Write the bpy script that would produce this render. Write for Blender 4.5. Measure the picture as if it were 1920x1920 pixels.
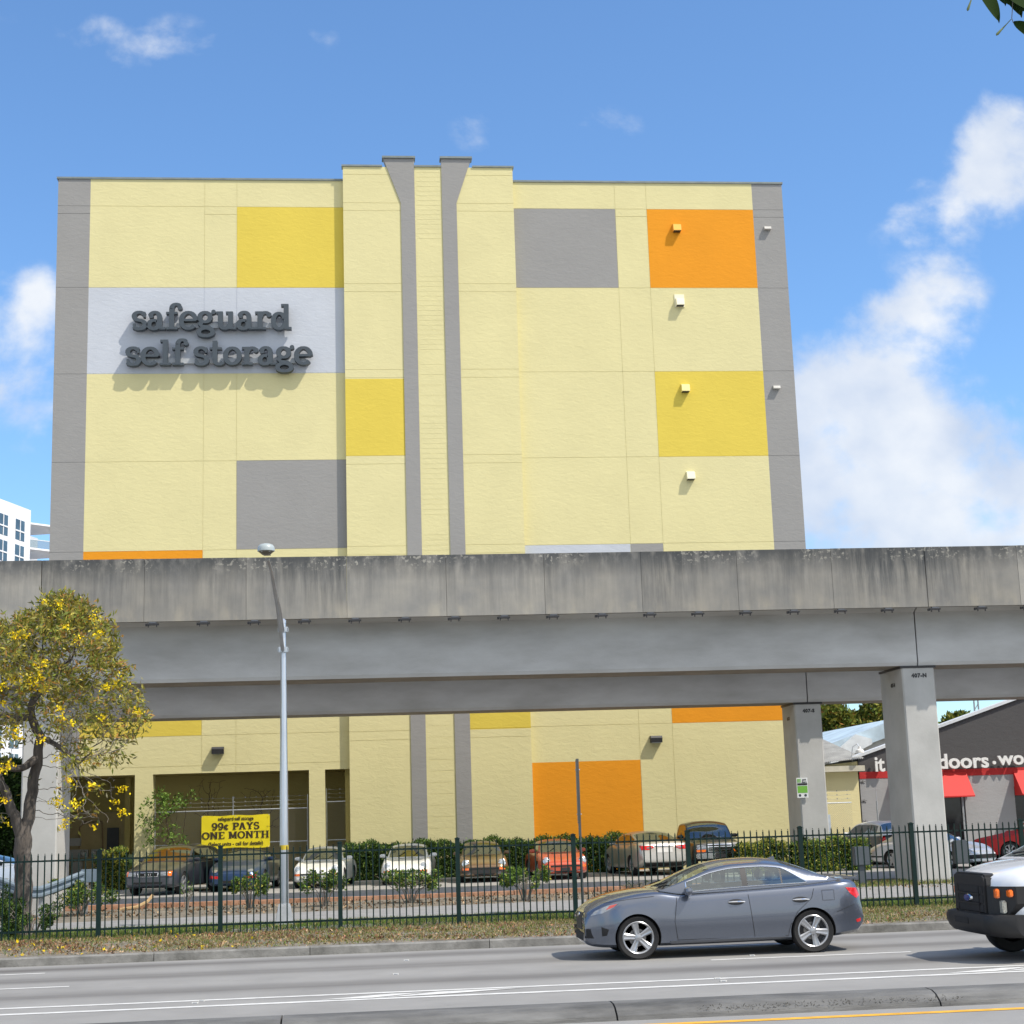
import bpy, bmesh, math, random
import numpy as np
from math import radians as R, pi, sin, cos
from mathutils import Vector, Matrix
from mathutils.bvhtree import BVHTree
from mathutils.geometry import delaunay_2d_cdt

for o in list(bpy.data.objects): bpy.data.objects.remove(o, do_unlink=True)
SC = bpy.context.scene
COL = SC.collection
random.seed(7); rng = np.random.default_rng(7)

# ------------------------------------------------------------------ camera
FPX, PITCH, ROLL, YAW, CAMZ = 2961.93, R(10.9), R(-1.82), R(5.68), 2.2
_fw = np.array([0, cos(PITCH), sin(PITCH)]); _up = np.array([0, -sin(PITCH), cos(PITCH)]); _rt = np.array([1., 0, 0])
_r2 = cos(ROLL)*_rt + sin(ROLL)*_up; _u2 = -sin(ROLL)*_rt + cos(ROLL)*_up
_M = np.array([[cos(-YAW), -sin(-YAW), 0], [sin(-YAW), cos(-YAW), 0], [0, 0, 1]])
FW, RT, UP = _M@_fw, _M@_r2, _M@_u2
cam_d = bpy.data.cameras.new('Camera'); cam = bpy.data.objects.new('Camera', cam_d); COL.objects.link(cam)
cam_d.sensor_width = 36; cam_d.sensor_fit = 'HORIZONTAL'; cam_d.lens = FPX/1920*36
cam_d.clip_start = .05; cam_d.clip_end = 4000
m = Matrix.Identity(4)
for i in range(3): m[i][0] = RT[i]; m[i][1] = UP[i]; m[i][2] = -FW[i]
m[0][3] = 0; m[1][3] = 0; m[2][3] = CAMZ
cam.matrix_world = m
SC.camera = cam
cam_d.dof.use_dof = False

def _ray(x, y): return (FW*FPX + RT*(x-960) - UP*(y-960))/FPX
def at(x, y, Y):                     # survey helper: a sight line met at distance Y
    d = _ray(x, y); p = np.array([0, 0, CAMZ]) + d*(Y/d[1]); return Vector(p)
def onz(x, y, z):
    d = _ray(x, y); p = np.array([0, 0, CAMZ]) + d*((z-CAMZ)/d[2]); return Vector(p)

# ------------------------------------------------------------------ world
SUN = Vector((1.45, -1.0, 2.5)).normalized()
SUN_EL = math.asin(SUN.z); SUN_AZ = math.atan2(SUN.x, SUN.y)
W = bpy.data.worlds.new("World"); SC.world = W; W.use_nodes = True
nt = W.node_tree; N = nt.nodes; L = nt.links; N.clear()
def nn(t, **k):
    n = N.new(t)
    for a, b in k.items(): setattr(n, a, b)
    return n
out = nn('ShaderNodeOutputWorld'); bg = nn('ShaderNodeBackground'); bg.inputs[1].default_value = SKYK = .15
sky = nn('ShaderNodeTexSky', sky_type='NISHITA'); sky.sun_disc = False
sky.sun_elevation = SUN_EL; sky.sun_rotation = SUN_AZ; sky.altitude = 0; sky.air_density = 1.0; sky.dust_density = .4; sky.ozone_density = 2.2
tc = nn('ShaderNodeTexCoord'); sep = nn('ShaderNodeSeparateXYZ'); L.new(tc.outputs['Generated'], sep.inputs[0])
def mth(op, a, b=None, c=None, clamp=False):
    n = nn('ShaderNodeMath', operation=op); n.use_clamp = clamp
    for i, v in enumerate((a, b, c)):
        if v is None: continue
        if isinstance(v, (int, float)): n.inputs[i].default_value = v
        else: L.new(v, n.inputs[i])
    return n.outputs[0]
ymax = mth('MAXIMUM', sep.outputs[1], .02)
U = mth('DIVIDE', sep.outputs[0], ymax); V = mth('DIVIDE', sep.outputs[2], ymax)
comb = nn('ShaderNodeCombineXYZ'); L.new(U, comb.inputs[0]); L.new(mth('MULTIPLY', V, 1.15), comb.inputs[1])
n1 = nn('ShaderNodeTexNoise'); n1.inputs['Scale'].default_value = 13; n1.inputs['Detail'].default_value = 10; n1.inputs['Roughness'].default_value = .56; n1.inputs['Distortion'].default_value = .12
L.new(comb.outputs[0], n1.inputs['Vector'])
n2 = nn('ShaderNodeTexNoise'); n2.inputs['Scale'].default_value = 5.5; n2.inputs['Detail'].default_value = 5; L.new(comb.outputs[0], n2.inputs['Vector'])
mask = None
def dirpx(x, y):
    d = _ray(x, y); return d[0]/d[1], d[2]/d[1]
# (px, py, rx, ry, tilt, strength): banks of cloud as seen in the sky, given as bearings
for (x, y, rx, ry, t, s) in [(1935, 290, 95, 105, 0, 1.15), (1850, 340, 125, 75, .45, .80), (1750, 390, 110, 42, .45, .58), (1900, 220, 50, 50, 0, .6), (1700, 640, 90, 70, 0, .85), (1740, 560, 95, 65, .4, .9), (1640, 570, 50, 40, 0, .45),
                             (1560, 740, 120, 105, 0, 1.15), (1640, 850, 160, 110, 0, 1.15), (1560, 980, 200, 90, 0, 1.1), (1720, 980, 170, 75, 0, .95), (1740, 810, 90, 60, 0, .62), (1900, 960, 100, 65, 0, .95), (1890, 790, 95, 65, 0, .72), (1840, 880, 90, 60, 0, .6),
                             (60, 570, 55, 62, 0, 1.1), (20, 690, 90, 70, 0, .62), (30, 810, 110, 110, 0, .72),
                             (575, 75, 62, 45, .6, .50), (300, 90, 170, 60, .1, .44), (120, 35, 130, 40, -.1, .45), (890, 250, 60, 45, -.6, .46), (1120, 220, 110, 40, -.3, .44), (1000, 245, 70, 25, .4, .28),
                             (1500, 1130, 500, 80, 0, .9), (100, 1130, 300, 90, 0, .8)]:
    u0, v0 = dirpx(x, y); k = 1/FPX*1.12
    du = mth('SUBTRACT', U, u0); dv = mth('SUBTRACT', V, v0)
    a = mth('ADD', mth('MULTIPLY', du, cos(t)), mth('MULTIPLY', dv, sin(t)))
    b = mth('SUBTRACT', mth('MULTIPLY', dv, cos(t)), mth('MULTIPLY', du, sin(t)))
    a = mth('DIVIDE', a, rx*k); b = mth('DIVIDE', b, ry*k)
    q = mth('ADD', mth('MULTIPLY', a, a), mth('MULTIPLY', b, b))
    g = mth('MULTIPLY', mth('EXPONENT', mth('MULTIPLY', q, -.9)), s)
    mask = g if mask is None else mth('ADD', mask, g)
mask = mth('MINIMUM', mask, 1.25)
elev = mth('MULTIPLY', mth('SUBTRACT', n2.outputs[0], .5), .8)
gate = mth('MINIMUM', mth('MULTIPLY', mask, 3.0), 1.0)
nse = mth('ADD', mth('MULTIPLY', mth('SUBTRACT', n1.outputs[0], .5), 3.3), mth('MULTIPLY', mth('SUBTRACT', n2.outputs[0], .5), 1.2))
dens = mth('ADD', mth('SUBTRACT', mask, .43), mth('MULTIPLY', nse, gate))
cov = nn('ShaderNodeMapRange'); cov.interpolation_type = 'SMOOTHSTEP'; cov.inputs[1].default_value = -.12; cov.inputs[2].default_value = .80
L.new(dens, cov.inputs[0])
front = mth('GREATER_THAN', sep.outputs[1], .05)
covf = mth('MULTIPLY', mth('MULTIPLY', cov.outputs[0], front), .94)
mix = nn('ShaderNodeMix', data_type='RGBA'); L.new(covf, mix.inputs[0])
tint = nn('ShaderNodeMix', data_type='RGBA', blend_type='MULTIPLY'); tint.inputs[0].default_value = 1
L.new(sky.outputs[0], tint.inputs[6]); tint.inputs[7].default_value = SKYTINT = (.68, .88, 1.04, 1)
L.new(tint.outputs[2], mix.inputs[6]); 
cc = nn('ShaderNodeMix', data_type='RGBA'); ccr = nn('ShaderNodeMapRange'); ccr.inputs[1].default_value = .38; ccr.inputs[2].default_value = .62
n4 = nn('ShaderNodeTexNoise'); n4.inputs['Scale'].default_value = 9; n4.inputs['Detail'].default_value = 6; L.new(comb.outputs[0], n4.inputs['Vector']); L.new(n4.outputs[0], ccr.inputs[0])
L.new(ccr.outputs[0], cc.inputs[0]); cc.inputs[6].default_value = (3.0, 3.45, 4.25, 1); cc.inputs[7].default_value = (4.5, 4.65, 4.85, 1); L.new(cc.outputs[2], mix.inputs[7])
# bright cloud added out of view behind the viewpoint, fill light for facing surfaces
n3 = nn('ShaderNodeTexNoise'); n3.inputs['Scale'].default_value = 2.3; n3.inputs['Detail'].default_value = 6; L.new(tc.outputs['Generated'], n3.inputs['Vector'])
cb = nn('ShaderNodeMapRange'); cb.interpolation_type = 'SMOOTHSTEP'; cb.inputs[1].default_value = .40; cb.inputs[2].default_value = .56; L.new(n3.outputs[0], cb.inputs[0])
bk = nn('ShaderNodeMapRange'); bk.inputs[1].default_value = .02; bk.inputs[2].default_value = -.12; L.new(sep.outputs[1], bk.inputs[0])
mixb = nn('ShaderNodeMix', data_type='RGBA'); L.new(mth('MULTIPLY', mth('MULTIPLY', cb.outputs[0], bk.outputs[0]), .9), mixb.inputs[0]); L.new(mix.outputs[2], mixb.inputs[6]); mixb.inputs[7].default_value = (6.2, 6.15, 6.0, 1)
L.new(mixb.outputs[2], bg.inputs[0]); L.new(bg.outputs[0], out.inputs[0])

sd = bpy.data.lights.new('Sun', 'SUN'); sd.energy = 3.5; sd.angle = R(.5); sd.color = (1, .92, .80)
so = bpy.data.objects.new('Sun', sd); COL.objects.link(so); so.rotation_euler = SUN.to_track_quat('Z', 'Y').to_euler()
so.location = (10, -10, 40)
SC.view_settings.view_transform = 'Standard'; SC.view_settings.look = 'None'; SC.view_settings.gamma = 1
SC.view_settings.exposure = .46
SC.render.engine = 'CYCLES'
try: SC.cycles.max_bounces = 6; SC.cycles.transparent_max_bounces = 12
except Exception: pass

# ------------------------------------------------------------------ materials
MATS = {}
def pm(name, col, rough=.7, metal=0, var=.12, scale=3, bump=0, bscale=30, bdist=.02, coat=0, spec=.5, stretch=(1, 1, 1), col2=None, detail=5, trans=0):
    if name in MATS: return MATS[name]
    m = bpy.data.materials.new(name); m.use_nodes = True; MATS[name] = m
    nt = m.node_tree; P = nt.nodes['Principled BSDF']; Lk = nt.links
    tc = nt.nodes.new('ShaderNodeTexCoord'); mp = nt.nodes.new('ShaderNodeMapping'); mp.inputs['Scale'].default_value = stretch
    Lk.new(tc.outputs['Object'], mp.inputs[0])
    nz = nt.nodes.new('ShaderNodeTexNoise'); nz.inputs['Scale'].default_value = scale; nz.inputs['Detail'].default_value = detail; nz.inputs['Roughness'].default_value = .6
    Lk.new(mp.outputs[0], nz.inputs['Vector'])
    rp = nt.nodes.new('ShaderNodeValToRGB'); rp.color_ramp.elements[0].position = .3; rp.color_ramp.elements[1].position = .7
    c = np.array(col); lo = c*(1-var); hi = c*(1+var) if col2 is None else np.array(col2)
    rp.color_ramp.elements[0].color = (*np.clip(lo, 0, 1), 1); rp.color_ramp.elements[1].color = (*np.clip(hi, 0, 1), 1)
    Lk.new(nz.outputs[0], rp.inputs[0]); Lk.new(rp.outputs[0], P.inputs['Base Color'])
    P.inputs['Roughness'].default_value = rough; P.inputs['Metallic'].default_value = metal
    P.inputs['Coat Weight'].default_value = coat; P.inputs['Specular IOR Level'].default_value = spec
    if trans: P.inputs['Transmission Weight'].default_value = trans
    if bump:
        b = nt.nodes.new('ShaderNodeBump'); b.inputs['Strength'].default_value = bump; b.inputs['Distance'].default_value = bdist
        n2 = nt.nodes.new('ShaderNodeTexNoise'); n2.inputs['Scale'].default_value = bscale; n2.inputs['Detail'].default_value = 4
        Lk.new(mp.outputs[0], n2.inputs['Vector']); Lk.new(n2.outputs[0], b.inputs['Height']); Lk.new(b.outputs[0], P.inputs['Normal'])
    return m

def leafmat(name, col, rough=.55):
    if name in MATS: return MATS[name]
    m = bpy.data.materials.new(name); m.use_nodes = True; MATS[name] = m
    nt = m.node_tree; P = nt.nodes['Principled BSDF']; Lk = nt.links
    oi = nt.nodes.new('ShaderNodeNewGeometry'); mr = nt.nodes.new('ShaderNodeMapRange'); mr.inputs[3].default_value = .65; mr.inputs[4].default_value = 1.4
    Lk.new(oi.outputs['Random Per Island'], mr.inputs[0])
    mx = nt.nodes.new('ShaderNodeMix'); mx.data_type = 'RGBA'; mx.blend_type = 'MULTIPLY'; mx.inputs[0].default_value = 1; mx.inputs[6].default_value = (*col, 1)
    Lk.new(mr.outputs[0], mx.inputs[7]); Lk.new(mx.outputs[2], P.inputs['Base Color']); P.inputs['Roughness'].default_value = rough
    P.inputs['Specular IOR Level'].default_value = .3
    tr = nt.nodes.new('ShaderNodeBsdfTranslucent'); ms = nt.nodes.new('ShaderNodeMixShader'); ms.inputs[0].default_value = .3
    Lk.new(mx.outputs[2], tr.inputs[0]); Lk.new(P.outputs[0], ms.inputs[1]); Lk.new(tr.outputs[0], ms.inputs[2])
    Lk.new(ms.outputs[0], nt.nodes['Material Output'].inputs[0])
    return m

def glassmat(name, tint, alpha=.5, rough=.03):
    if name in MATS: return MATS[name]
    m = bpy.data.materials.new(name); m.use_nodes = True; MATS[name] = m
    nt = m.node_tree; P = nt.nodes['Principled BSDF']; Lk = nt.links
    nt.nodes.remove(P)
    g = nt.nodes.new('ShaderNodeBsdfGlossy'); g.inputs['Roughness'].default_value = rough
    t = nt.nodes.new('ShaderNodeBsdfTransparent'); t.inputs[0].default_value = (*tint, 1)
    fr = nt.nodes.new('ShaderNodeFresnel'); fr.inputs[0].default_value = 1.52
    ma = nt.nodes.new('ShaderNodeMath'); ma.operation = 'MULTIPLY_ADD'; ma.inputs[1].default_value = 1.0; ma.inputs[2].default_value = 1-alpha if alpha < 1 else .04
    ma.use_clamp = True
    Lk.new(fr.outputs[0], ma.inputs[0])
    ms = nt.nodes.new('ShaderNodeMixShader'); Lk.new(ma.outputs[0], ms.inputs[0]); Lk.new(t.outputs[0], ms.inputs[1]); Lk.new(g.outputs[0], ms.inputs[2])
    g.inputs[0].default_value = (.9, .95, .95, 1)
    Lk.new(ms.outputs[0], nt.nodes['Material Output'].inputs[0])
    return m

# stucco: fine ripples that catch the raking sun
def stucco(name, col):
    if name in MATS: return MATS[name]
    m = pm(name, col, rough=.85, var=.035, scale=.6, spec=.25)
    nt = m.node_tree; P = nt.nodes['Principled BSDF']; Lk = nt.links
    tc = nt.nodes['Texture Coordinate']; mp = nt.nodes.new('ShaderNodeMapping'); mp.inputs['Scale'].default_value = (1.0, 1.0, 2.2)
    Lk.new(tc.outputs['Object'], mp.inputs[0])
    a = nt.nodes.new('ShaderNodeTexNoise'); a.inputs['Scale'].default_value = 3.2; a.inputs['Detail'].default_value = 7; a.inputs['Roughness'].default_value = .62; a.inputs['Distortion'].default_value = .6
    Lk.new(mp.outputs[0], a.inputs['Vector'])
    b = nt.nodes.new('ShaderNodeBump'); b.inputs['Strength'].default_value = .42; b.inputs['Distance'].default_value = .024
    Lk.new(a.outputs[0], b.inputs['Height']); Lk.new(b.outputs[0], P.inputs['Normal'])
    return m

PALE = stucco('paint_pale_yellow', (.665, .608, .33))
YEL = stucco('paint_yellow', (.67, .525, .085))
ORA = stucco('paint_orange', (.74, .29, .016))
GRY = stucco('paint_grey', (.29, .286, .28))
WHI = stucco('paint_white', (.50, .53, .585))
INN = stucco('paint_shaded_yellow', (.42, .36, .14))  # yellow wall paint with shade put into its colour
COP = pm('metal_coping', (.20, .23, .225), rough=.5, metal=.2, var=.15, scale=2)
DARKM = pm('dark_metal', (.025, .025, .028), rough=.5, var=.2)
BLACK = pm('black_rubber', (.012, .012, .013), rough=.75, var=.3, scale=8)
PLAST = pm('black_plastic', (.022, .022, .024), rough=.5, var=.2, scale=6)
CHROME = pm('chrome', (.75, .76, .78), rough=.14, metal=1, var=.04)
GALV = pm('galvanised', (.55, .58, .61), rough=.38, metal=.75, var=.15, scale=14, stretch=(1, 1, .2))
GALV2 = pm('galvanised_dull', (.36, .38, .40), rough=.6, metal=.3, var=.2, scale=8)
CREAM = pm('cream_hood', (.82, .78, .58), rough=.5, var=.05)
LENSC = pm('lens_clear', (.28, .30, .33), rough=.12, metal=.35, var=.25, scale=30, coat=1)
LENSR = pm('lens_red', (.62, .012, .012), rough=.15, var=.25, scale=18, coat=1)
LENSO = pm('lens_orange', (.85, .17, .01), rough=.2, var=.15, scale=30, coat=1)
INT = pm('car_interior', (.05, .048, .045), rough=.8, var=.3)
SEATM = pm('seat_leather', (.16, .15, .135), rough=.7, var=.2)

# ------------------------------------------------------------------ mesh helpers
def tag(o, label=None, cat=None, group=None, kind=None):
    if label: o['label'] = label
    if cat: o['category'] = cat
    if group: o['group'] = group
    if kind: o['kind'] = kind
    return o
def thing(name, label, cat, loc=(0, 0, 0), rz=0, group=None):
    o = bpy.data.objects.new(name, None); COL.objects.link(o); o.empty_display_size = .3
    o.location = loc; o.rotation_euler = (0, 0, rz)
    return tag(o, label, cat, group)
def copy_tree(o, parent=None):
    c = o.copy(); COL.objects.link(c)
    if parent is not None: c.parent = parent
    for ch in list(o.children): copy_tree(ch, c)
    return c

class MB:
    def __init__(s): s.v = []; s.f = []; s.m = []; s.mi = 0
    def add(s, vs, fs, mi=None):
        n = len(s.v); s.v += [tuple(v) for v in vs]
        for f in fs: s.f.append(tuple(i+n for i in f)); s.m.append(s.mi if mi is None else mi)
        return s
    def box(s, x0, x1, y0, y1, z0, z1, mi=None):
        vs = [(x, y, z) for z in (z0, z1) for y in (y0, y1) for x in (x0, x1)]
        return s.add(vs, [(0, 2, 3, 1), (4, 5, 7, 6), (0, 1, 5, 4), (2, 6, 7, 3), (0, 4, 6, 2), (1, 3, 7, 5)], mi)
    def prism(s, poly, axis, a, b, mi=None):      # poly in the two other axes, extruded along axis
        n = len(poly)
        def P(p, t):
            return {'x': (t, p[0], p[1]), 'y': (p[0], t, p[1]), 'z': (p[0], p[1], t)}[axis]
        vs = [P(p, a) for p in poly]+[P(p, b) for p in poly]
        fs = [tuple(range(n-1, -1, -1)), tuple(range(n, 2*n))]+[(i, (i+1) % n, (i+1) % n+n, i+n) for i in range(n)]
        return s.add(vs, fs, mi)
    def tube(s, pts, r, n=8, mi=None, cap=True):
        pts = [Vector(p) for p in pts]; m = len(pts)
        if not hasattr(r, '__len__'): r = [r]*m
        vs = []; prev = None
        for i, p in enumerate(pts):
            t = (pts[min(i+1, m-1)]-pts[max(i-1, 0)])
            if t.length < 1e-9: t = Vector((0, 0, 1))
            t.normalize()
            a = prev if prev is not None else (Vector((0, 0, 1)) if abs(t.z) < .9 else Vector((1, 0, 0)))
            u = (a - t*a.dot(t))
            if u.length < 1e-6: u = t.orthogonal()
            u.normalize(); w = t.cross(u); prev = u
            for k in range(n):
                an = 2*pi*k/n; vs.append(p+u*(cos(an)*r[i])+w*(sin(an)*r[i]))
        fs = []
        for i in range(m-1):
            for k in range(n): fs.append((i*n+k, i*n+(k+1) % n, (i+1)*n+(k+1) % n, (i+1)*n+k))
        if cap: fs.append(tuple(range(n-1, -1, -1))); fs.append(tuple(range((m-1)*n, m*n)))
        return s.add(vs, fs, mi)
    def lathe(s, prof, n=24, axis='z', c=(0, 0, 0), mi=None, closed=False, caps=True):   # prof: (r, h)
        vs = []
        for (r, h) in prof:
            for k in range(n):
                a = 2*pi*k/n; x, y = r*cos(a), r*sin(a)
                p = {'z': (x, y, h), 'y': (x, h, y), 'x': (h, x, y)}[axis]
                vs.append((p[0]+c[0], p[1]+c[1], p[2]+c[2]))
        fs = []; m = len(prof)
        for i in range(m-1 if not closed else m):
            j = (i+1) % m
            for k in range(n): fs.append((i*n+k, i*n+(k+1) % n, j*n+(k+1) % n, j*n+k))
        if not closed:
            if prof[0][0] > 1e-6 and caps: fs.append(tuple(range(n)))
            if prof[-1][0] > 1e-6 and caps: fs.append(tuple(range((m-1)*n, m*n)))
        return s.add(vs, fs, mi)
    def xf(s, M, start=0):
        for i in range(start, len(s.v)): s.v[i] = tuple(M @ Vector(s.v[i]))
        return s
    def build(s, name, mats, parent=None, smooth=False, world=False, bevel=0, autosm=None):
        me = bpy.data.meshes.new(name)
        vs = s.v
        if world and parent is not None:
            l = parent.location; vs = [(a-l[0], b-l[1], c-l[2]) for a, b, c in vs]
        me.from_pydata(vs, [], s.f)
        if not isinstance(mats, (list, tuple)): mats = [mats]
        for m in mats: me.materials.append(m)
        me.polygons.foreach_set('material_index', [min(i, len(mats)-1) for i in s.m])
        bm = bmesh.new(); bm.from_mesh(me); bmesh.ops.recalc_face_normals(bm, faces=bm.faces)
        if bevel: bmesh.ops.bevel(bm, geom=[e for e in bm.edges if len(e.link_faces) == 2 and e.calc_face_angle(0) > .5], offset=bevel, segments=2, affect='EDGES', clamp_overlap=True)
        bm.to_mesh(me); bm.free()
        if smooth:
            me.polygons.foreach_set('use_smooth', [True]*len(me.polygons))
            try: me.set_sharp_from_angle(angle=R(autosm or 40))
            except Exception: pass
        o = bpy.data.objects.new(name, me); COL.objects.link(o)
        if parent is not None: o.parent = parent
        return o
def npmesh(name, verts, faces, mats, parent=None, mi=None, smooth=False):
    """verts (n,3), faces (m,k) numpy"""
    me = bpy.data.meshes.new(name); k = faces.shape[1]
    me.vertices.add(len(verts)); me.vertices.foreach_set('co', np.asarray(verts, dtype=np.float32).ravel())
    me.loops.add(faces.size); me.loops.foreach_set('vertex_index', faces.ravel().astype(np.int32))
    me.polygons.add(len(faces)); me.polygons.foreach_set('loop_start', np.arange(len(faces), dtype=np.int32)*k)
    if mi is not None: me.polygons.foreach_set('material_index', np.asarray(mi, dtype=np.int32))
    if smooth: me.polygons.foreach_set('use_smooth', np.ones(len(faces), dtype=bool))
    for m in (mats if isinstance(mats, (list, tuple)) else [mats]): me.materials.append(m)
    me.update(calc_edges=True); me.validate()
    o = bpy.data.objects.new(name, me); COL.objects.link(o)
    if parent is not None: o.parent = parent
    return o
def leafmesh(name, pts, length, width, mats, probs, parent=None, up=.2, dirs=None, r=None):
    """one diamond-shaped folded leaf per point"""
    r = r or rng; pts = np.asarray(pts, float); n = len(pts)
    d = r.normal(size=(n, 3)); d[:, 2] += up
    if dirs is not None: d = d*.6+np.asarray(dirs)
    d /= np.linalg.norm(d, axis=1)[:, None]
    q = r.normal(size=(n, 3)); s = np.cross(d, q); s /= np.linalg.norm(s, axis=1)[:, None]; nrm = np.cross(s, d)
    l = length*r.uniform(.6, 1.3, n)[:, None]; w = width*r.uniform(.7, 1.25, n)[:, None]
    v = np.stack([pts, pts+d*l*.45+s*w*.5+nrm*w*.12, pts+d*l, pts+d*l*.45-s*w*.5+nrm*w*.12], 1).reshape(-1, 3)
    f = np.arange(4*n).reshape(n, 4)
    mi = r.choice(len(mats), n, p=probs)
    return npmesh(name, v, f, mats, parent, mi)
def text_mesh(txt, size, extrude, offset=0.0, spacing=1.0, align='CENTER'):
    cu = bpy.data.curves.new('txt', 'FONT'); cu.body = txt; cu.size = size; cu.extrude = extrude; cu.offset = offset; cu.space_character = spacing
    cu.align_x = align; cu.resolution_u = 3
    o = bpy.data.objects.new('txt', cu); COL.objects.link(o)
    dg = bpy.context.evaluated_depsgraph_get(); dg.update()
    me = bpy.data.meshes.new_from_object(o.evaluated_get(dg))
    vs = [tuple(v.co) for v in me.vertices]; fs = [tuple(p.vertices) for p in me.polygons]
    bpy.data.objects.remove(o); bpy.data.meshes.remove(me); bpy.data.curves.remove(cu)
    return vs, fs
# ================================================================== SETTING
def profz(Y):
    k = [(-60, -.0), (27.9, 0), (28.1, .13), (30, .1), (33.6, .035), (45.9, .0), (47, .06), (50, .1), (64, .1), (4000, .1)]
    return float(np.interp(Y, [a for a, b in k], [b for a, b in k]))
SOIL = pm('soil', (.17, .15, .12), rough=.95, var=.45, scale=2.2, bump=.6, bscale=14, detail=8)
def sheet(name, x0, x1, ys, mat, dz=0, nx=40, wob=0):
    mb = MB(); xs = np.linspace(x0, x1, nx+1)
    vs = [(x, y, profz(y)+dz) for y in ys for x in xs]; w = nx+1
    mb.add(vs, [(j*w+i, j*w+i+1, (j+1)*w+i+1, (j+1)*w+i) for j in range(len(ys)-1) for i in range(nx)])
    return tag(mb.build(name, mat), kind='structure')
g = MB()
prof = [(-300, -.08), (27.95, -.08), (28.02, .125), (30, .1), (33.6, .035), (45.9, .0), (47, .045), (50, .09), (64, .09), (300, .09), (3000, .09)]
for (a, za), (b, zb) in zip(prof[:-1], prof[1:]):
    g.add([(-2000, a, za), (2000, a, za), (2000, b, zb), (-2000, b, zb)], [(0, 1, 2, 3)])
tag(g.build('ground', SOIL), kind='structure')

def roadmat():
    m = pm('road_concrete', (.25, .246, .236), rough=.85, var=.1, scale=.9, bump=.25, bscale=60, bdist=.004, detail=8)
    nt = m.node_tree; P = nt.nodes['Principled BSDF']; Lk = nt.links
    src = P.inputs['Base Color'].links[0].from_socket
    tc = nt.nodes['Texture Coordinate']; sp = nt.nodes.new('ShaderNodeSeparateXYZ'); Lk.new(tc.outputs['Object'], sp.inputs[0])
    # tyre tracks and drip lines worn along the lanes
    mp = nt.nodes.new('ShaderNodeMapping'); mp.inputs['Scale'].default_value = (.035, 1.0, 1); Lk.new(tc.outputs['Object'], mp.inputs[0])
    n = nt.nodes.new('ShaderNodeTexNoise'); n.inputs['Scale'].default_value = 2.0; n.inputs['Detail'].default_value = 6; Lk.new(mp.outputs[0], n.inputs['Vector'])
    def bump_at(y0, w):
        a = nt.nodes.new('ShaderNodeMath'); a.operation = 'SUBTRACT'; Lk.new(sp.outputs[1], a.inputs[0]); a.inputs[1].default_value = y0
        b = nt.nodes.new('ShaderNodeMath'); b.operation = 'DIVIDE'; Lk.new(a.outputs[0], b.inputs[0]); b.inputs[1].default_value = w
        c = nt.nodes.new('ShaderNodeMath'); c.operation = 'POWER'; Lk.new(b.outputs[0], c.inputs[0]); c.inputs[1].default_value = 2
        d = nt.nodes.new('ShaderNodeMath'); d.operation = 'MULTIPLY'; Lk.new(c.outputs[0], d.inputs[0]); d.inputs[1].default_value = -1
        e = nt.nodes.new('ShaderNodeMath'); e.operation = 'EXPONENT'; Lk.new(d.outputs[0], e.inputs[0]); return e.outputs[0]
    tot = None
    for y0, w in [(22.75, .42), (25.2, .42), (27.0, .4), (14.6, .5)]:
        q = bump_at(y0, w)
        if tot is None: tot = q
        else:
            a = nt.nodes.new('ShaderNodeMath'); a.operation = 'ADD'; Lk.new(tot, a.inputs[0]); Lk.new(q, a.inputs[1]); tot = a.outputs[0]
    a = nt.nodes.new('ShaderNodeMath'); a.operation = 'MULTIPLY'; Lk.new(tot, a.inputs[0]); Lk.new(n.outputs[0], a.inputs[1])
    b = nt.nodes.new('ShaderNodeMath'); b.operation = 'MULTIPLY'; Lk.new(a.outputs[0], b.inputs[0]); b.inputs[1].default_value = 1.3; b.use_clamp = True
    mx = nt.nodes.new('ShaderNodeMix'); mx.data_type = 'RGBA'; Lk.new(b.outputs[0], mx.inputs[0]); Lk.new(src, mx.inputs[6]); mx.inputs[7].default_value = (.085, .08, .075, 1)
    # small dark specks and patches
    v = nt.nodes.new('ShaderNodeTexNoise'); v.inputs['Scale'].default_value = 1.0; v.inputs['Detail'].default_value = 10; v.inputs['Roughness'].default_value = .75
    mp2 = nt.nodes.new('ShaderNodeMapping'); mp2.inputs['Scale'].default_value = (.7, 2.2, 1); Lk.new(tc.outputs['Object'], mp2.inputs[0]); Lk.new(mp2.outputs[0], v.inputs['Vector'])
    mr = nt.nodes.new('ShaderNodeMapRange'); mr.inputs[1].default_value = .62; mr.inputs[2].default_value = .74; mr.inputs[4].default_value = .55; Lk.new(v.outputs[0], mr.inputs[0])
    mx2 = nt.nodes.new('ShaderNodeMix'); mx2.data_type = 'RGBA'; Lk.new(mr.outputs[0], mx2.inputs[0]); Lk.new(mx.outputs[2], mx2.inputs[6]); mx2.inputs[7].default_value = (.11, .108, .105, 1)
    Lk.new(mx2.outputs[2], P.inputs['Base Color'])
    return m
ROAD = roadmat()
mb = MB(); mb.box(-400, 400, -40, 27.86, -.075, 0); tag(mb.build('road', ROAD), kind='structure')
PAINTW = pm('road_paint_white', (.62, .62, .60), rough=.7, var=.2, scale=5, col2=(.70, .70, .68), detail=9)
PAINTY = pm('road_paint_yellow', (.68, .36, .03), rough=.7, var=.2, scale=5)
mk = MB(); z = .004
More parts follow.
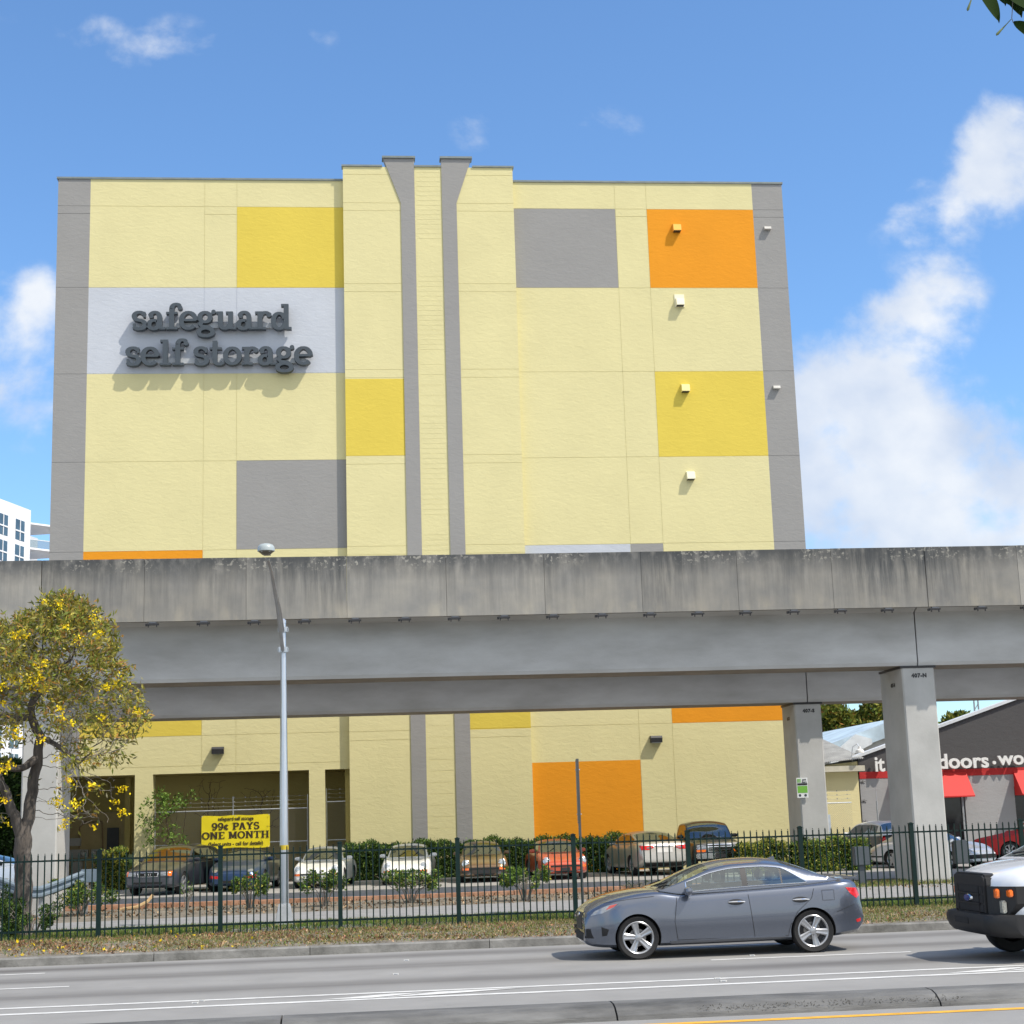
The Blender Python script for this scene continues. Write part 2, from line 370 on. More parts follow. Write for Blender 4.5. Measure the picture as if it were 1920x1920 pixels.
def stripe(x0, x1, y, w, zz=z):
    n = max(1, int((x1-x0)/3))
    for i in range(n):
        a = x0+(x1-x0)*i/n; b = x0+(x1-x0)*(i+1)/n
        ja, jb = .015*sin(a*1.3+y), .015*sin(b*1.3+y)
        mk.add([(a, y-w/2+ja, zz), (b, y-w/2+jb, zz), (b, y+w/2+jb, zz), (a, y+w/2+ja, zz)], [(0, 1, 2, 3)])
stripe(-120, 120, 21.42, .13); stripe(-120, 120, 20.72, .15)
for k in range(-6, 8):
    stripe(5.16+12.45*k, 8.24+12.45*k, 24.05, .11); stripe(5.3+12.45*k-.9, 8.35+12.45*k-.9, 26.4, .11)
for x0 in (.85, 9.0, -8.5):     # worn arrow marks between the two solid lines
    mk.add([(x0-.7, 20.82, z*1.6), (x0+.25, 20.95, z*1.6), (x0+1.3, 21.3, z*1.6), (x0+.1, 21.22, z*1.6)], [(0, 1, 2, 3)])
    mk.add([(x0-1.4, 20.86, z*1.6), (x0-.75, 20.84, z*1.6), (x0-.1, 21.2, z*1.6), (x0-.5, 21.22, z*1.6)], [(0, 1, 2, 3)])
tag(mk.build('lane_marking', PAINTW), kind='structure')
mk = MB(); stripe(-120, 120, 17.12, .16); tag(mk.build('edge_line', PAINTY), kind='structure')
# road markers
mrk = []
proto = None
for (x, y) in [(762, 1801), (742, 1827), (378, 1877), (366, 1881), (1345, 1835), (1356, 1840), (1410, 1792)]:
    p = onz(x, y, 0)
    if proto is None:
        t = thing('road_marker', 'small white reflective road marker', 'road marker', p, 0, 'reflective road markers on the lane lines')
        b = MB(); b.prism([(-.035, 0), (-.025, .014), (.025, .014), (.035, 0)], 'x', -.04, .04); b.build('marker_base', pm('marker_white', (.5, .5, .47), .6), t)
        b = MB(); b.add([(-.03, -.0295, .0125), (.03, -.0295, .0125), (.03, -.0365, .004), (-.03, -.0365, .004)], [(0, 1, 2, 3)]); b.build('reflector', LENSC, t); proto = t
    else: t = copy_tree(proto); t.location = p
    mrk.append(t)
for t, l in zip(mrk, ['lone reflective marker nearer the fence kerb, left of the grey sedan', 'reflective marker in the dark tyre track ahead of the grey sedan', 'reflective marker on the far solid white line at left', 'reflective marker on the near solid white line at left',
                      'reflective marker on the far solid white line below the grey sedan', 'reflective marker on the near solid white line below the grey sedan', 'reflective marker on the dashed line just beneath the grey sedan']): t['label'] = l
CONC = pm('kerb_concrete', (.17, .168, .155), rough=.9, var=.35, scale=3.5, bump=.4, bscale=40, detail=9, col2=(.27, .265, .25))
CONCS = pm('kerb_stained', (.06, .06, .06), rough=.92, var=.45, scale=1.7, bump=.6, bscale=22, detail=10, stretch=(.35, 1, 2.4), col2=(.20, .20, .195))
k = MB()
x = -60.0; i = 0
while x < 70:
    w = 3.05 if i % 2 else 2.6
    k.prism([(27.864, -.05), (27.875, .12), (27.9, .142), (28.04, .14), (28.04, -.05)], 'x', x+.006, x+w-.006); x += w; i += 1
tag(k.build('kerb', CONC, smooth=False), kind='structure')
k = MB(); x = -58.48; i = 0
while x < 70:
    w = 3.6
    x1 = x+w-.02
    n = 10
    for q in range(n):
        a = x+.006+(x1-x)*q/n; b = x+.006+(x1-x)*(q+1)/n
        k.prism([(17.56, -.02), (17.60, .05), (17.72, .12), (17.84, .15), (18.05, .155), (18.3, .13), (18.55, .05), (18.7, -.02)], 'x', a, b)
    x += w
tag(k.build('median_kerb', CONCS, smooth=False), kind='structure')
# crushed weeds in the median crack
wp = []
for _ in range(900):
    x = random.uniform(3.6, 6.6); wp.append((x, 17.6+.1*random.random(), .02+.08*random.random()))
tag(leafmesh('weeds', wp, .035, .007, [leafmat('dead_weed', (.05, .045, .03))], [1]), kind='stuff')
# sidewalk / bike path
ASPH = pm('path_asphalt', (.25, .25, .25), rough=.9, var=.15, scale=2.5, bump=.3, bscale=70, detail=8)
s = MB(); n = 30
for i in range(n):
    a = -50+110*i/n; b = -50+110*(i+1)/n
    s.add([(a, 35.6+.14*a, profz(36)+.012), (b, 35.6+.14*b, profz(36)+.012), (b, 40.9+.14*b, profz(41)+.016), (a, 40.9+.14*a, profz(41)+.016)], [(0, 1, 2, 3)])
tag(s.build('path', ASPH), kind='structure')
s = MB(); s.box(-2.9, .2, 33.7, 34.9, 0, .055); s.build('slab', CONC).__setitem__('kind', 'structure')
LOT = pm('lot_asphalt', (.30, .295, .285), rough=.9, var=.12, scale=1.5, detail=8, bump=.2, bscale=50)
s = MB(); s.add([(-12.5, 46.6, .05), (60, 46.6, .05), (60, 50, .1), (-12.5, 50, .1)], [(0, 1, 2, 3)]); s.add([(-12.5, 50, .1), (60, 50, .1), (60, 59.9, .1), (-12.5, 59.9, .1)], [(0, 1, 2, 3)])
s.add([(19, 59.9, .1), (60, 59.9, .1), (60, 62, .1), (19, 62, .1)], [(0, 1, 2, 3)])
tag(s.build('parking_lot', LOT), kind='structure')
BRK = pm('terracotta_kerb', (.40, .19, .10), rough=.9, var=.4, scale=4, detail=9, col2=(.50, .29, .19))
s = MB(); x = -12.5
while x < 30:
    if not (14.9 < x+1 < 17.6): s.box(x, x+2.38, 46.0, 46.35, -.05, .12+.01*sin(x*3))
    x += 2.4
tag(s.build('parking_kerb', BRK, bevel=.01), kind='structure')

# verge grass, litter
def scatter(n, x0, x1, y0, y1, zoff, dens=None):
    P = []
    while len(P) < n:
        x = random.uniform(x0, x1); y = random.uniform(y0, y1)
        if dens is None or random.random() < dens(x, y): P.append((x, y, profz(y)+zoff*random.random()))
    return P
from mathutils import noise as mnoise
def nz(x, y, s): return mnoise.noise(Vector((x*s, y*s, 3.1)))
G1, G2, G3 = leafmat('grass_green', (.11, .19, .03)), leafmat('grass_olive', (.20, .18, .055)), leafmat('grass_straw', (.40, .31, .15))
blades = scatter(42000, -14, 17, 28.15, 33.6, .02, lambda x, y: .2+.8*max(0, min(1, .25+.05*(x+4)+(y-30.5)*.1+1.3*nz(x, y, .5))))
tag(leafmesh('grass', blades, .075, .012, [G1, G2, G3], [.30, .42, .28], up=1.2), kind='stuff')
blades = scatter(60000, -14, 19, 33.6, 36.4, .02, lambda x, y: .3+.7*max(0, min(1, .5+1.4*nz(x, y, .4))))
tag(leafmesh('grass', blades, .09, .014, [G1, G2, G3], [.72, .2, .08], up=1.4), kind='stuff')
blades = scatter(9000, 12, 24, 42.5, 45.8, .02)
tag(leafmesh('grass', blades, .1, .014, [G1, G2, G3], [.55, .3, .15], up=1.4), kind='stuff')
L1, L2, L3, L4 = leafmat('litter_brown', (.20, .115, .055)), leafmat('litter_tan', (.46, .33, .20)), leafmat('litter_pink', (.40, .20, .12)), leafmat('litter_dark', (.09, .055, .03))
lit = scatter(15000, -14, 17, 28.1, 33.5, .02, lambda x, y: max(.05, min(1, (.95 if x < -2 else max(.12, .82-.11*x))*(.25+.10*(y-28))+1.5*nz(x, y, .8))))
tag(leafmesh('leaf_litter', lit, .068, .036, [L1, L2, L3, L4], [.32, .28, .2, .2], up=.1), kind='stuff')
lit = scatter(4500, -14, 24, 41.2, 46, .02, lambda x, y: max(.1, .5+nz(x, y, .8)))
tag(leafmesh('leaf_litter', lit, .09, .05, [L1, L2, L4], [.35, .25, .4], up=.1), kind='stuff')
FL = leafmat('fallen_petal', (.85, .60, .01))
pet = [(random.gauss(-6, 3), random.uniform(28.2, 34.5)) for _ in range(170)]
tag(leafmesh('fallen_blossom', [(x, y, profz(y)+.015) for x, y in pet], .07, .06, [FL], [1], up=.1), kind='stuff')

# ================================================================== STORAGE BUILDING
YF = 60.0; YB = 59.75
bld = thing('storage_building', 'tall windowless storage block painted pale yellow with grey, yellow and orange rectangles', 'building', (3, YF, 0))
def relief(name, xs, zs, colf, depthf, Y, mats, parent, skip=None, gro=.02):
    """facade sheet of painted cells; xs/zs = break lists; cells may be grooves (recessed) or openings"""
    mb = MB(); nx, nz_ = len(xs)-1, len(zs)-1; D = {}
    for i in range(nx):
        for j in range(nz_):
            cx, cz = (xs[i]+xs[i+1])/2, (zs[j]+zs[j+1])/2
            if skip and skip(cx, cz): D[i, j] = None; continue
            D[i, j] = depthf(cx, cz)
            y = Y+D[i, j]; mb.add([(xs[i], y, zs[j]), (xs[i+1], y, zs[j]), (xs[i+1], y, zs[j+1]), (xs[i], y, zs[j+1])], [(0, 1, 2, 3)], colf(cx, cz))
    for i in range(nx):
        for j in range(nz_):
            d = D[i, j]
            if d is None: continue
            for (a, b, pts) in ((i+1, j, ((xs[i+1], zs[j]), (xs[i+1], zs[j+1]))), (i, j+1, ((xs[i], zs[j+1]), (xs[i+1], zs[j+1])))):
                e = D.get((a, b))
                if e is None or abs(e-d) < 1e-6: continue
                (xa, za), (xb, zb) = pts
                mb.add([(xa, Y+d, za), (xb, Y+d, zb), (xb, Y+e, zb), (xa, Y+e, za)], [(0, 1, 2, 3)], colf((xs[i]+xs[i+1])/2, (zs[j]+zs[j+1])/2))
    me = mb.build(name, mats, parent, world=True)
    return me
MATL = [PALE, YEL, ORA, GRY, WHI]
XL, XR = -11.57, 17.55
rects = [(XL, -10.32, 0, 40, 3), (16.28, XR, 0, 40, 3), (-4.62, 0, 22.93, 26.3, 1), (-10.32, 0, 19.44, 22.93, 4), (-4.62, 0, 12.5, 15.97, 3), (-10.32, -5.9, 9.02, 12.5, 2), (-10.32, -5.9, 5.51, 9.02, 1),
         (6.3, 10.57, 22.94, 26.3, 3), (11.86, 16.28, 22.94, 26.3, 2), (11.86, 16.28, 15.95, 19.45, 1), (6.3, 10.57, 9.02, 12.47, 4), (10.57, 11.86, 9.02, 12.47, 3), (11.86, 16.28, 5.5, 9.02, 2), (6.3, 10.57, 0, 4.16, 2)]
def colmain(x, z):
    for a, b, c, d, k in rects:
        if a < x < b and c < z < d: return k
    return 0
GW = .015
vg = [-5.88, -4.62, 10.57, 11.86]; hg = [26.3, 22.94, 19.45, 15.96, 12.49, 9.02, 5.51, 4.4]
hg2 = 25.98      # short extra joint
def brk(base, gro):
    s = set(base)
    for g_ in gro: s.add(g_-GW/2); s.add(g_+GW/2)
    return sorted(s)
xs = brk([XL, -10.32, -9.0, -8.29, -7.64, -1.93, -1.34, -.42, 6.4, 16.28, XR, -10.3], vg)
zs = brk([0, 4.13, 27.42, 4.16], hg+[hg2])
def dmain(x, z):
    for v in vg:
        if abs(x-v) < GW/2: return .010
    for h in hg:
        if abs(z-h) < GW/2:
            if h == 4.4 and x > 0: return 0
            return .012
    if abs(z-hg2) < GW/2 and (x < -10.32 or -5.9 < x < -4.6 or x > 16.28 or 10.5 < x < 11.9): return .018
    return 0
OPEN = [(-11.2, -8.29), (-7.64, -1.93), (-1.34, -.42)]
for xa_, xb_ in ((XL, -.42), (6.4, XR)):
    relief('front_wall', [x for x in xs if xa_-1e-6 <= x <= xb_+1e-6], zs, colmain, dmain, YF, MATL, bld, skip=lambda x, z: (z < 4.13 and any(a < x < b for a, b in OPEN+[(-10.3, -8.29)])))
# projecting centre bay
XBL, XBR, ZB = -.42, 6.40, 27.93
hgb = []
for h in (26.4, 23.02, 19.5, 16.05, 12.5, 9.05, 5.48): hgb += [h, h-.33]
hgb.append(27.6)
ribs = []
for z0, z1 in ((24.9, 27.8), (20.3, 23.3), (13.7, 17.3), (9.3, 12.9)):
    z = z0
    while z < z1: ribs.append(round(z, 3)); z += .2+.0*z
for z0, z1 in ((17.6, 19.9), (1.0, 8.0)):
    z = z0
    while z < z1: ribs.append(round(z, 3)); z += .42
allz = sorted(set([0, ZB, 19.13, 16.05, 9.0, 5.45])); zsb = set(allz)
for h in hgb: zsb.add(round(h-GW/2, 4)); zsb.add(round(h+GW/2, 4))
for h in ribs: zsb.add(round(h-.012, 4)); zsb.add(round(h+.012, 4))
def dbay(x, z):
    for h in hgb:
        if abs(z-h) < GW/2 and not 2.43 < x < 3.52: return .011
    if 2.5 < x < 3.45:
        for h in ribs:
            if abs(z-h) < .012: return .004
    return 0
def colbay(x, z):
    if x < 1.87 and 16.05 < z < 19.13: return 1
    if x > 4.1 and 5.45 < z < 9.0: return 1
    return 0
relief('bay_wall', [XBL, 1.87, 2.43, 2.5, 3.45, 3.52, 4.1, XBR], sorted(zsb), colbay, dbay, YB, MATL, bld)
b = MB()
b.add([(XBL, YB, 0), (XBL, YF+.3, 0), (XBL, YF+.3, ZB), (XBL, YB, ZB)], [(0, 1, 2, 3)]); b.add([(XBR, YB, 0), (XBR, YF+.3, 0), (XBR, YF+.3, ZB), (XBR, YB, ZB)], [(0, 1, 2, 3)])
b.add([(XBL, YF+.3, 27.3), (XBR, YF+.3, 27.3), (XBR, YF+.3, ZB), (XBL, YF+.3, ZB)], [(0, 1, 2, 3)]); b.add([(XBL, YB, ZB), (XBR, YB, ZB), (XBR, YF+.3, ZB), (XBL, YF+.3, ZB)], [(0, 1, 2, 3)])
b.build('bay_side_wall', PALE, bld, world=True)
for poly in ([(1.87, 0), (2.43, 0), (2.43, 28.28), (1.2, 28.28), (1.87, 26.4)], [(3.52, 0), (4.10, 0), (4.10, 26.4), (4.72, 28.28), (3.52, 28.28)]):
    b = MB(); b.prism(poly, 'y', YB-.035, YB+.3); b.build('pilaster', GRY, bld, world=True)
    x0, x1 = min(p[0] for p in poly), max(p[0] for p in poly)
    b = MB(); b.box(x0-.05, x1+.05, YB-.1, YB+.36, 28.283, 28.37); b.build('pilaster_cap', COP, bld, world=True)
b = MB()
b.box(XL-.06, XBL-.004, YF-.045, YF+.4, 27.423, 27.50); b.box(XBR+.004, XR+.04, YF-.045, YF+.4, 27.423, 27.50)
b.box(XBL-.05, 1.15, YB-.045, YB+.34, ZB+.003, ZB+.075); b.box(2.434, 3.516, YB-.045, YB+.34, ZB+.003, ZB+.075); b.box(4.77, XBR+.05, YB-.045, YB+.34, ZB+.003, ZB+.075)
b.build('roof_coping', COP, bld, world=True)
# body behind: sides, back, roof
b = MB(); Y2 = 92
b.add([(XL, YF, 0), (XL, Y2, 0), (XL, Y2, 27.42), (XL, YF, 27.42)], [(0, 1, 2, 3)]); b.add([(XR, YF, 0), (XR, Y2, 0), (XR, Y2, 27.42), (XR, YF, 27.42)], [(0, 1, 2, 3)]); b.add([(XL, Y2, 0), (XR, Y2, 0), (XR, Y2, 27.42), (XL, Y2, 27.42)], [(0, 1, 2, 3)])
b.build('side_wall', GRY, bld, world=True)
b = MB(); b.add([(XL, YF+.1, 27.2), (XR, YF+.1, 27.2), (XR, Y2, 27.2), (XL, Y2, 27.2)], [(0, 1, 2, 3)]); b.build('roof', pm('roof_felt', (.3, .3, .3), .9), bld, world=True)
# arcade behind the ground floor openings
for xa_, xb_ in ((-8.29, -7.64), (-1.93, -1.34), (-11.54, -11.2)):
    b = MB(); b.box(xa_, xb_, YF+.004, YF+.75, 0, 4.13); b.build('arcade_column', PALE, bld, world=True)
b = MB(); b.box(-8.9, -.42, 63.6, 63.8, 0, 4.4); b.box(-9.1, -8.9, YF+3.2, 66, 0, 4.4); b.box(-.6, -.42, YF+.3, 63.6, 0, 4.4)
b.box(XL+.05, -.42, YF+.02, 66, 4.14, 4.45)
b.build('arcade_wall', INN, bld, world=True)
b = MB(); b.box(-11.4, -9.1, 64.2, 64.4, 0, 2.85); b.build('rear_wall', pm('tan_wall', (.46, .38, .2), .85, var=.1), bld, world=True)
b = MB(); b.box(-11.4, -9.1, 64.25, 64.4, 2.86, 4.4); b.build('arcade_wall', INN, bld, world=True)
b = MB(); b.box(-9.9, -9.45, 64.12, 64.19, .1, 2.25); d = b.build('door', pm('dark_door', (.03, .032, .035), .5), bld, world=True)
b = MB(); b.box(-9.4, -9.35, 64.05, 64.11, 1.0, 1.2); ho = b.build('handle', CHROME, d); ho.location = (-3, -YF, 0)
# utility boxes
for (x, zc, w, h, rnd) in [(-11.1, 1.75, .42, .3, 0), (-11.1, 1.3, .42, .32, 0), (-11.0, .75, .4, .5, 0), (-10.75, 1.3, .3, .3, 1), (-10.35, 1.3, .26, .3, 1), (-10.1, 1.3, .26, .3, 1)]:
    b = MB(); b.box(x-w/2, x+w/2, 64.0, 64.19, zc-h/2, zc+h/2)
    if rnd: b.lathe([(.11, 63.99), (.11, 63.9), (.09, 63.86), (0, 63.85)], 14, 'y', (x, 0, zc))
    b.build('meter_box', pm('meter_grey', (.42, .43, .43), .5), bld, world=True)
b = MB(); b.tube([(-10.95, 64.1, 1.5), (-10.95, 64.1, 2.3), (-10.75, 64.1, 2.5), (-10.1, 64.1, 2.5), (-10.05, 64.1, 1.45)], .025, 6); b.build('conduit', pm('conduit', (.25, .17, .1), .7), bld, world=True)
# vent hoods, wall lamps
def hood(px, py, col, box=False):
    p = at(px, py, YF); x, z = p.x, p.z; b = MB()
    b.prism([(YF-.001, z+.17), (YF-.2, z+.1), (YF-.24, z-.14), (YF-.24, z-.17), (YF-.001, z-.17)], 'x', x-.16, x+.16)
    if box: b.box(x-.2, x+.2, YF-.03, YF-.002, z-.2, z+.33)
    h = b.build('vent_hood', col, bld, world=True)
    b = MB(); b.box(x-.14, x+.14, YF-.23, YF-.02, z-.19, z-.173); g_ = b.build('grille', DARKM, h); g_.location = -Vector(bld.location)
OHOOD = pm('hood_orange', (.88, .45, .06), .5, var=.04)
hood(1268, 428, OHOOD); hood(1274, 567, CREAM, True); hood(1284, 728, pm('hood_yellow', (.85, .74, .3), .5, var=.04)); hood(1294, 892, CREAM)
for px, py in ((1438, 429), (1455, 727)):
    p = at(px, py, YF); b = MB(); b.prism([(YF-.001, p.z+.07), (YF-.14, p.z+.05), (YF-.17, p.z-.04), (YF-.17, p.z-.07), (YF-.001, p.z-.07)], 'x', p.x-.14, p.x+.14)
    b.build('vent_hood', pm('hood_grey', (.5, .49, .46), .5), bld, world=True)
for px, py in ((409, 1407), (1229, 1386)):
    p = at(px, py, YF); b = MB(); b.prism([(YF-.001, p.z+.13), (YF-.22, p.z+.12), (YF-.27, p.z+.04), (YF-.25, p.z-.13), (YF-.001, p.z-.13)], 'x', p.x-.22, p.x+.22)
    f_ = b.build('wall_light', DARKM, bld, world=True)
    b = MB(); b.box(p.x-.18, p.x+.18, YF-.23, YF-.03, p.z-.145, p.z-.133); g_ = b.build('lens', LENSC, f_); g_.location = -Vector(bld.location)

# ================================================================== slab serif lettering
TH, TN = .25, .145
def arc(cx, cy, rx, ry, a0, a1, n=10): return [(cx+rx*cos(R(a0+(a1-a0)*i/n)), cy+ry*sin(R(a0+(a1-a0)*i/n))) for i in range(n+1)]
def bar(x0, y0, x1, y1): return ('b', x0, y0, x1, y1)
def ball(x, y, r=.13): return ('o', x, y, r)
GL = {
 's': ([arc(.37, .74, .27, .22, 25, 270, 12)[:-1]+arc(.37, .27, .30, .24, 90, -155, 12)], [bar(.56, .68, .68, .98), bar(.05, .02, .17, .34)], .78),
 'a': ([arc(.33, .27, .25, .24, 60, 400, 14), [(.62, .05), (.62, .72)], arc(.38, .7, .24, .26, 0, 165, 8)], [ball(.19, .74, .12), bar(.6, 0, .93, .13)], .92),
 'f': ([[(.32, .02), (.32, 1.15)], arc(.55, 1.17, .23, .24, 180, 40, 7)], [ball(.74, 1.22, .13), bar(.03, .86, .62, .98), bar(.05, 0, .62, .13)], .72),
 'e': ([arc(.46, .5, .37, .45, 0, 320, 18)], [bar(.12, .46, .86, .59)], .93),
 'g': ([arc(.38, .68, .27, .27, 0, 360, 16), [(.22, .44), (.13, .3), (.22, .17), (.6, .12), (.76, -.05)], arc(.42, -.15, .36, .22, 0, 360, 18)], [ball(.82, .98, .12), bar(.6, .84, .8, .94)], .95),
 'u': ([[(.22, 1), (.22, .3)], arc(.45, .32, .23, .27, 180, 350, 8), [(.74, .02), (.74, 1)]], [bar(0, .87, .25, 1), bar(.5, .87, .75, 1), bar(.74, 0, 1.02, .13)], 1.07),
 'r': ([[(.27, .02), (.27, 1)], arc(.55, .62, .26, .32, 165, 55, 7)], [bar(.02, .87, .3, 1), bar(.02, 0, .58, .13), ball(.74, .82, .14)], .87),
 'd': ([arc(.4, .47, .31, .43, 20, 340, 16), [(.76, .02), (.76, 1.42)]], [bar(.5, 1.29, .78, 1.42), bar(.76, 0, 1.04, .13)], 1.08),
 'l': ([[(.3, .02), (.3, 1.42)]], [bar(.04, 1.29, .32, 1.42), bar(.03, 0, .58, .13)], .62),
 't': ([[(.3, 1.35), (.3, .28)], arc(.52, .28, .22, .24, 180, 330, 7)], [bar(.03, .86, .66, .98)], .74),
 'o': ([arc(.46, .5, .36, .44, 0, 360, 20)], [], .93),
 ' ': ([], [], .42),
 '9': ([arc(.36, .68, .26, .28, 0, 360, 14), [(.63, .66), (.6, .3), (.4, .05), (.15, .08)]], [ball(.17, .14, .1)], .8),
 'c': ([arc(.33, .38, .24, .3, 40, 320, 12)], [bar(.3, -.02, .37, .8)], .68),
 'P': ([[(.25, .02), (.25, .98)], [(.25, .93), (.55, .93)], arc(.55, .7, .22, .23, 90, -90, 8), [(.55, .47), (.25, .47)]], [bar(.02, 0, .5, .1), bar(.02, .9, .4, 1)], .86),
 'A': ([[(.42, .98), (.16, .04)], [(.46, .98), (.74, .04)]], [bar(0, 0, .34, .1), bar(.56, 0, .94, .1), bar(.26, .3, .62, .39)], .96),
 'Y': ([[(.18, .95), (.46, .5)], [(.74, .95), (.46, .5)], [(.46, .52), (.46, .03)]], [bar(0, .9, .36, 1), bar(.58, .9, .94, 1), bar(.24, 0, .7, .1)], .96),
 'S': ([arc(.38, .73, .25, .21, 30, 270, 12)[:-1]+arc(.38, .27, .28, .24, 90, -150, 12)], [bar(.58, .68, .68, 1.0), bar(.07, .0, .17, .32)], .8),
 'O': ([arc(.48, .5, .38, .44, 0, 360, 20)], [], 1.0),
 'N': ([[(.2, .98), (.2, .02)], [(.22, .98), (.8, .02)], [(.8, .02), (.8, .98)]], [bar(0, 0, .38, .1), bar(0, .9, .32, 1), bar(.6, .9, .98, 1)], 1.03),
 'E': ([[(.25, .02), (.25, .98)]], [bar(.02, 0, .8, .1), bar(.02, .9, .8, 1), bar(.3, .46, .62, .55), bar(.7, 0, .8, .3), bar(.7, .7, .8, 1)], .88),
 'M': ([[(.2, .98), (.2, .02)], [(.24, .98), (.56, .1)], [(.56, .1), (.88, .98)], [(.9, .98), (.9, .02)]], [bar(0, 0, .38, .1), bar(0, .9, .3, 1), bar(.72, 0, 1.1, .1), bar(.84, .9, 1.1, 1)], 1.14),
 'T': ([[(.45, .98), (.45, .02)]], [bar(.02, .9, .88, 1), bar(.02, .68, .11, 1), bar(.79, .68, .88, 1), bar(.22, 0, .68, .1)], .94),
 'H': ([[(.22, .98), (.22, .02)], [(.8, .98), (.8, .02)]], [bar(0, 0, .42, .1), bar(0, .9, .42, 1), bar(.6, 0, 1.0, .1), bar(.6, .9, 1.0, 1), bar(.24, .45, .8, .54)], 1.05),
}
def glyph(mb, ch, x0, z0, s, y0, y1, bold=1.0, step=.0015, sx=1.0):
    """adds letter solid between front y0 and back y1; each stroke's face a hair apart"""
    strokes, extra, adv = GL[ch]; k = 0
    T = lambda p: (x0+p[0]*s*sx, z0+p[1]*s)
    for st in strokes:
        n = len(st); Lf, Rt = [], []
        closed = abs(st[0][0]-st[-1][0])+abs(st[0][1]-st[-1][1]) < 1e-4
        for i, p in enumerate(st):
            if closed: a, b = st[(i-1) % (n-1)], st[(i+1) % (n-1)]
            else: a, b = st[max(i-1, 0)], st[min(i+1, n-1)]
            t = Vector((b[0]-a[0], b[1]-a[1])); t.normalize()
            w = (TN+(TH-TN)*abs(t.y)**1.3)*bold/2
            Lf.append(T((p[0]-t.y*w, p[1]+t.x*w))); Rt.append(T((p[0]+t.y*w, p[1]-t.x*w)))
        f = y0+k*step; k += 1
        vs = [(q[0], f, q[1]) for q in Lf]+[(q[0], f, q[1]) for q in Rt]+[(q[0], y1, q[1]) for q in Lf]+[(q[0], y1, q[1]) for q in Rt]
        fs = []
        for i in range(n-1):
            fs += [(i, i+1, n+i+1, n+i), (i, 2*n+i, 2*n+i+1, i+1), (n+i, n+i+1, 3*n+i+1, 3*n+i), (2*n+i, 3*n+i, 3*n+i+1, 2*n+i+1)]
        fs += [(0, n, 3*n, 2*n), (n-1, 3*n-1, 4*n-1, 2*n-1)]
        mb.add(vs, fs)
    for e in extra:
        f = y0+k*step; k += 1
        if e[0] == 'b':
            a, b = T((e[1], e[2])), T((e[3], e[4])); mb.box(a[0], b[0], f, y1-k*.0003, a[1], b[1])
        else:
            c = T((e[1], e[2])); r = e[3]*s
            mb.prism([(c[0]+r*cos(2*pi*i/12)*sx, c[1]+r*sin(2*pi*i/12)) for i in range(12)], 'y', f, y1-k*.0003)
    return adv*s*sx
def width(txt): return sum(GL[c][2] for c in txt)

# wall sign
SIGNM = pm('sign_slate', (.05, .064, .078), rough=.45, var=.08)
p0 = at(247, 617, YF-.36); sg = thing('wall_sign', 'slate grey slab serif lettering reading safeguard self storage on the white band', 'sign', (p0.x, YF-.4, p0.z))
for txt, xa, xb, yb, xh in (('safeguard', 247, 548, 617, 584), ('self storage', 235, 586, 684, 651)):
    A, B, C = at(xa, yb, YF-.4), at(xb, yb-3, YF-.4), at(xa, xh, YF-.4)
    s = (C.z-A.z)*1.02; sx = (B.x-A.x)/(width(txt)*s)
    x = A.x
    for i, ch in enumerate(txt):
        if ch == ' ': x += GL[ch][2]*s*sx; continue
        mb = MB(); x += glyph(mb, ch, x, A.z, s, YF-.37, YF-.12, 1.03, .002, sx)
        mb.build('letter', SIGNM, sg, world=True)
    mb = MB(); mb.box(A.x+.25, B.x-.3, YF-.155, YF-.06, A.z+.12, A.z+.32)
    for i in range(5): mb.box(A.x+.5+i*1.3, A.x+.56+i*1.3, YF-.06, YF-.001, A.z+.18, A.z+.26)
    mb.build('raceway', pm('raceway', (.42, .44, .46), .5), sg, world=True)
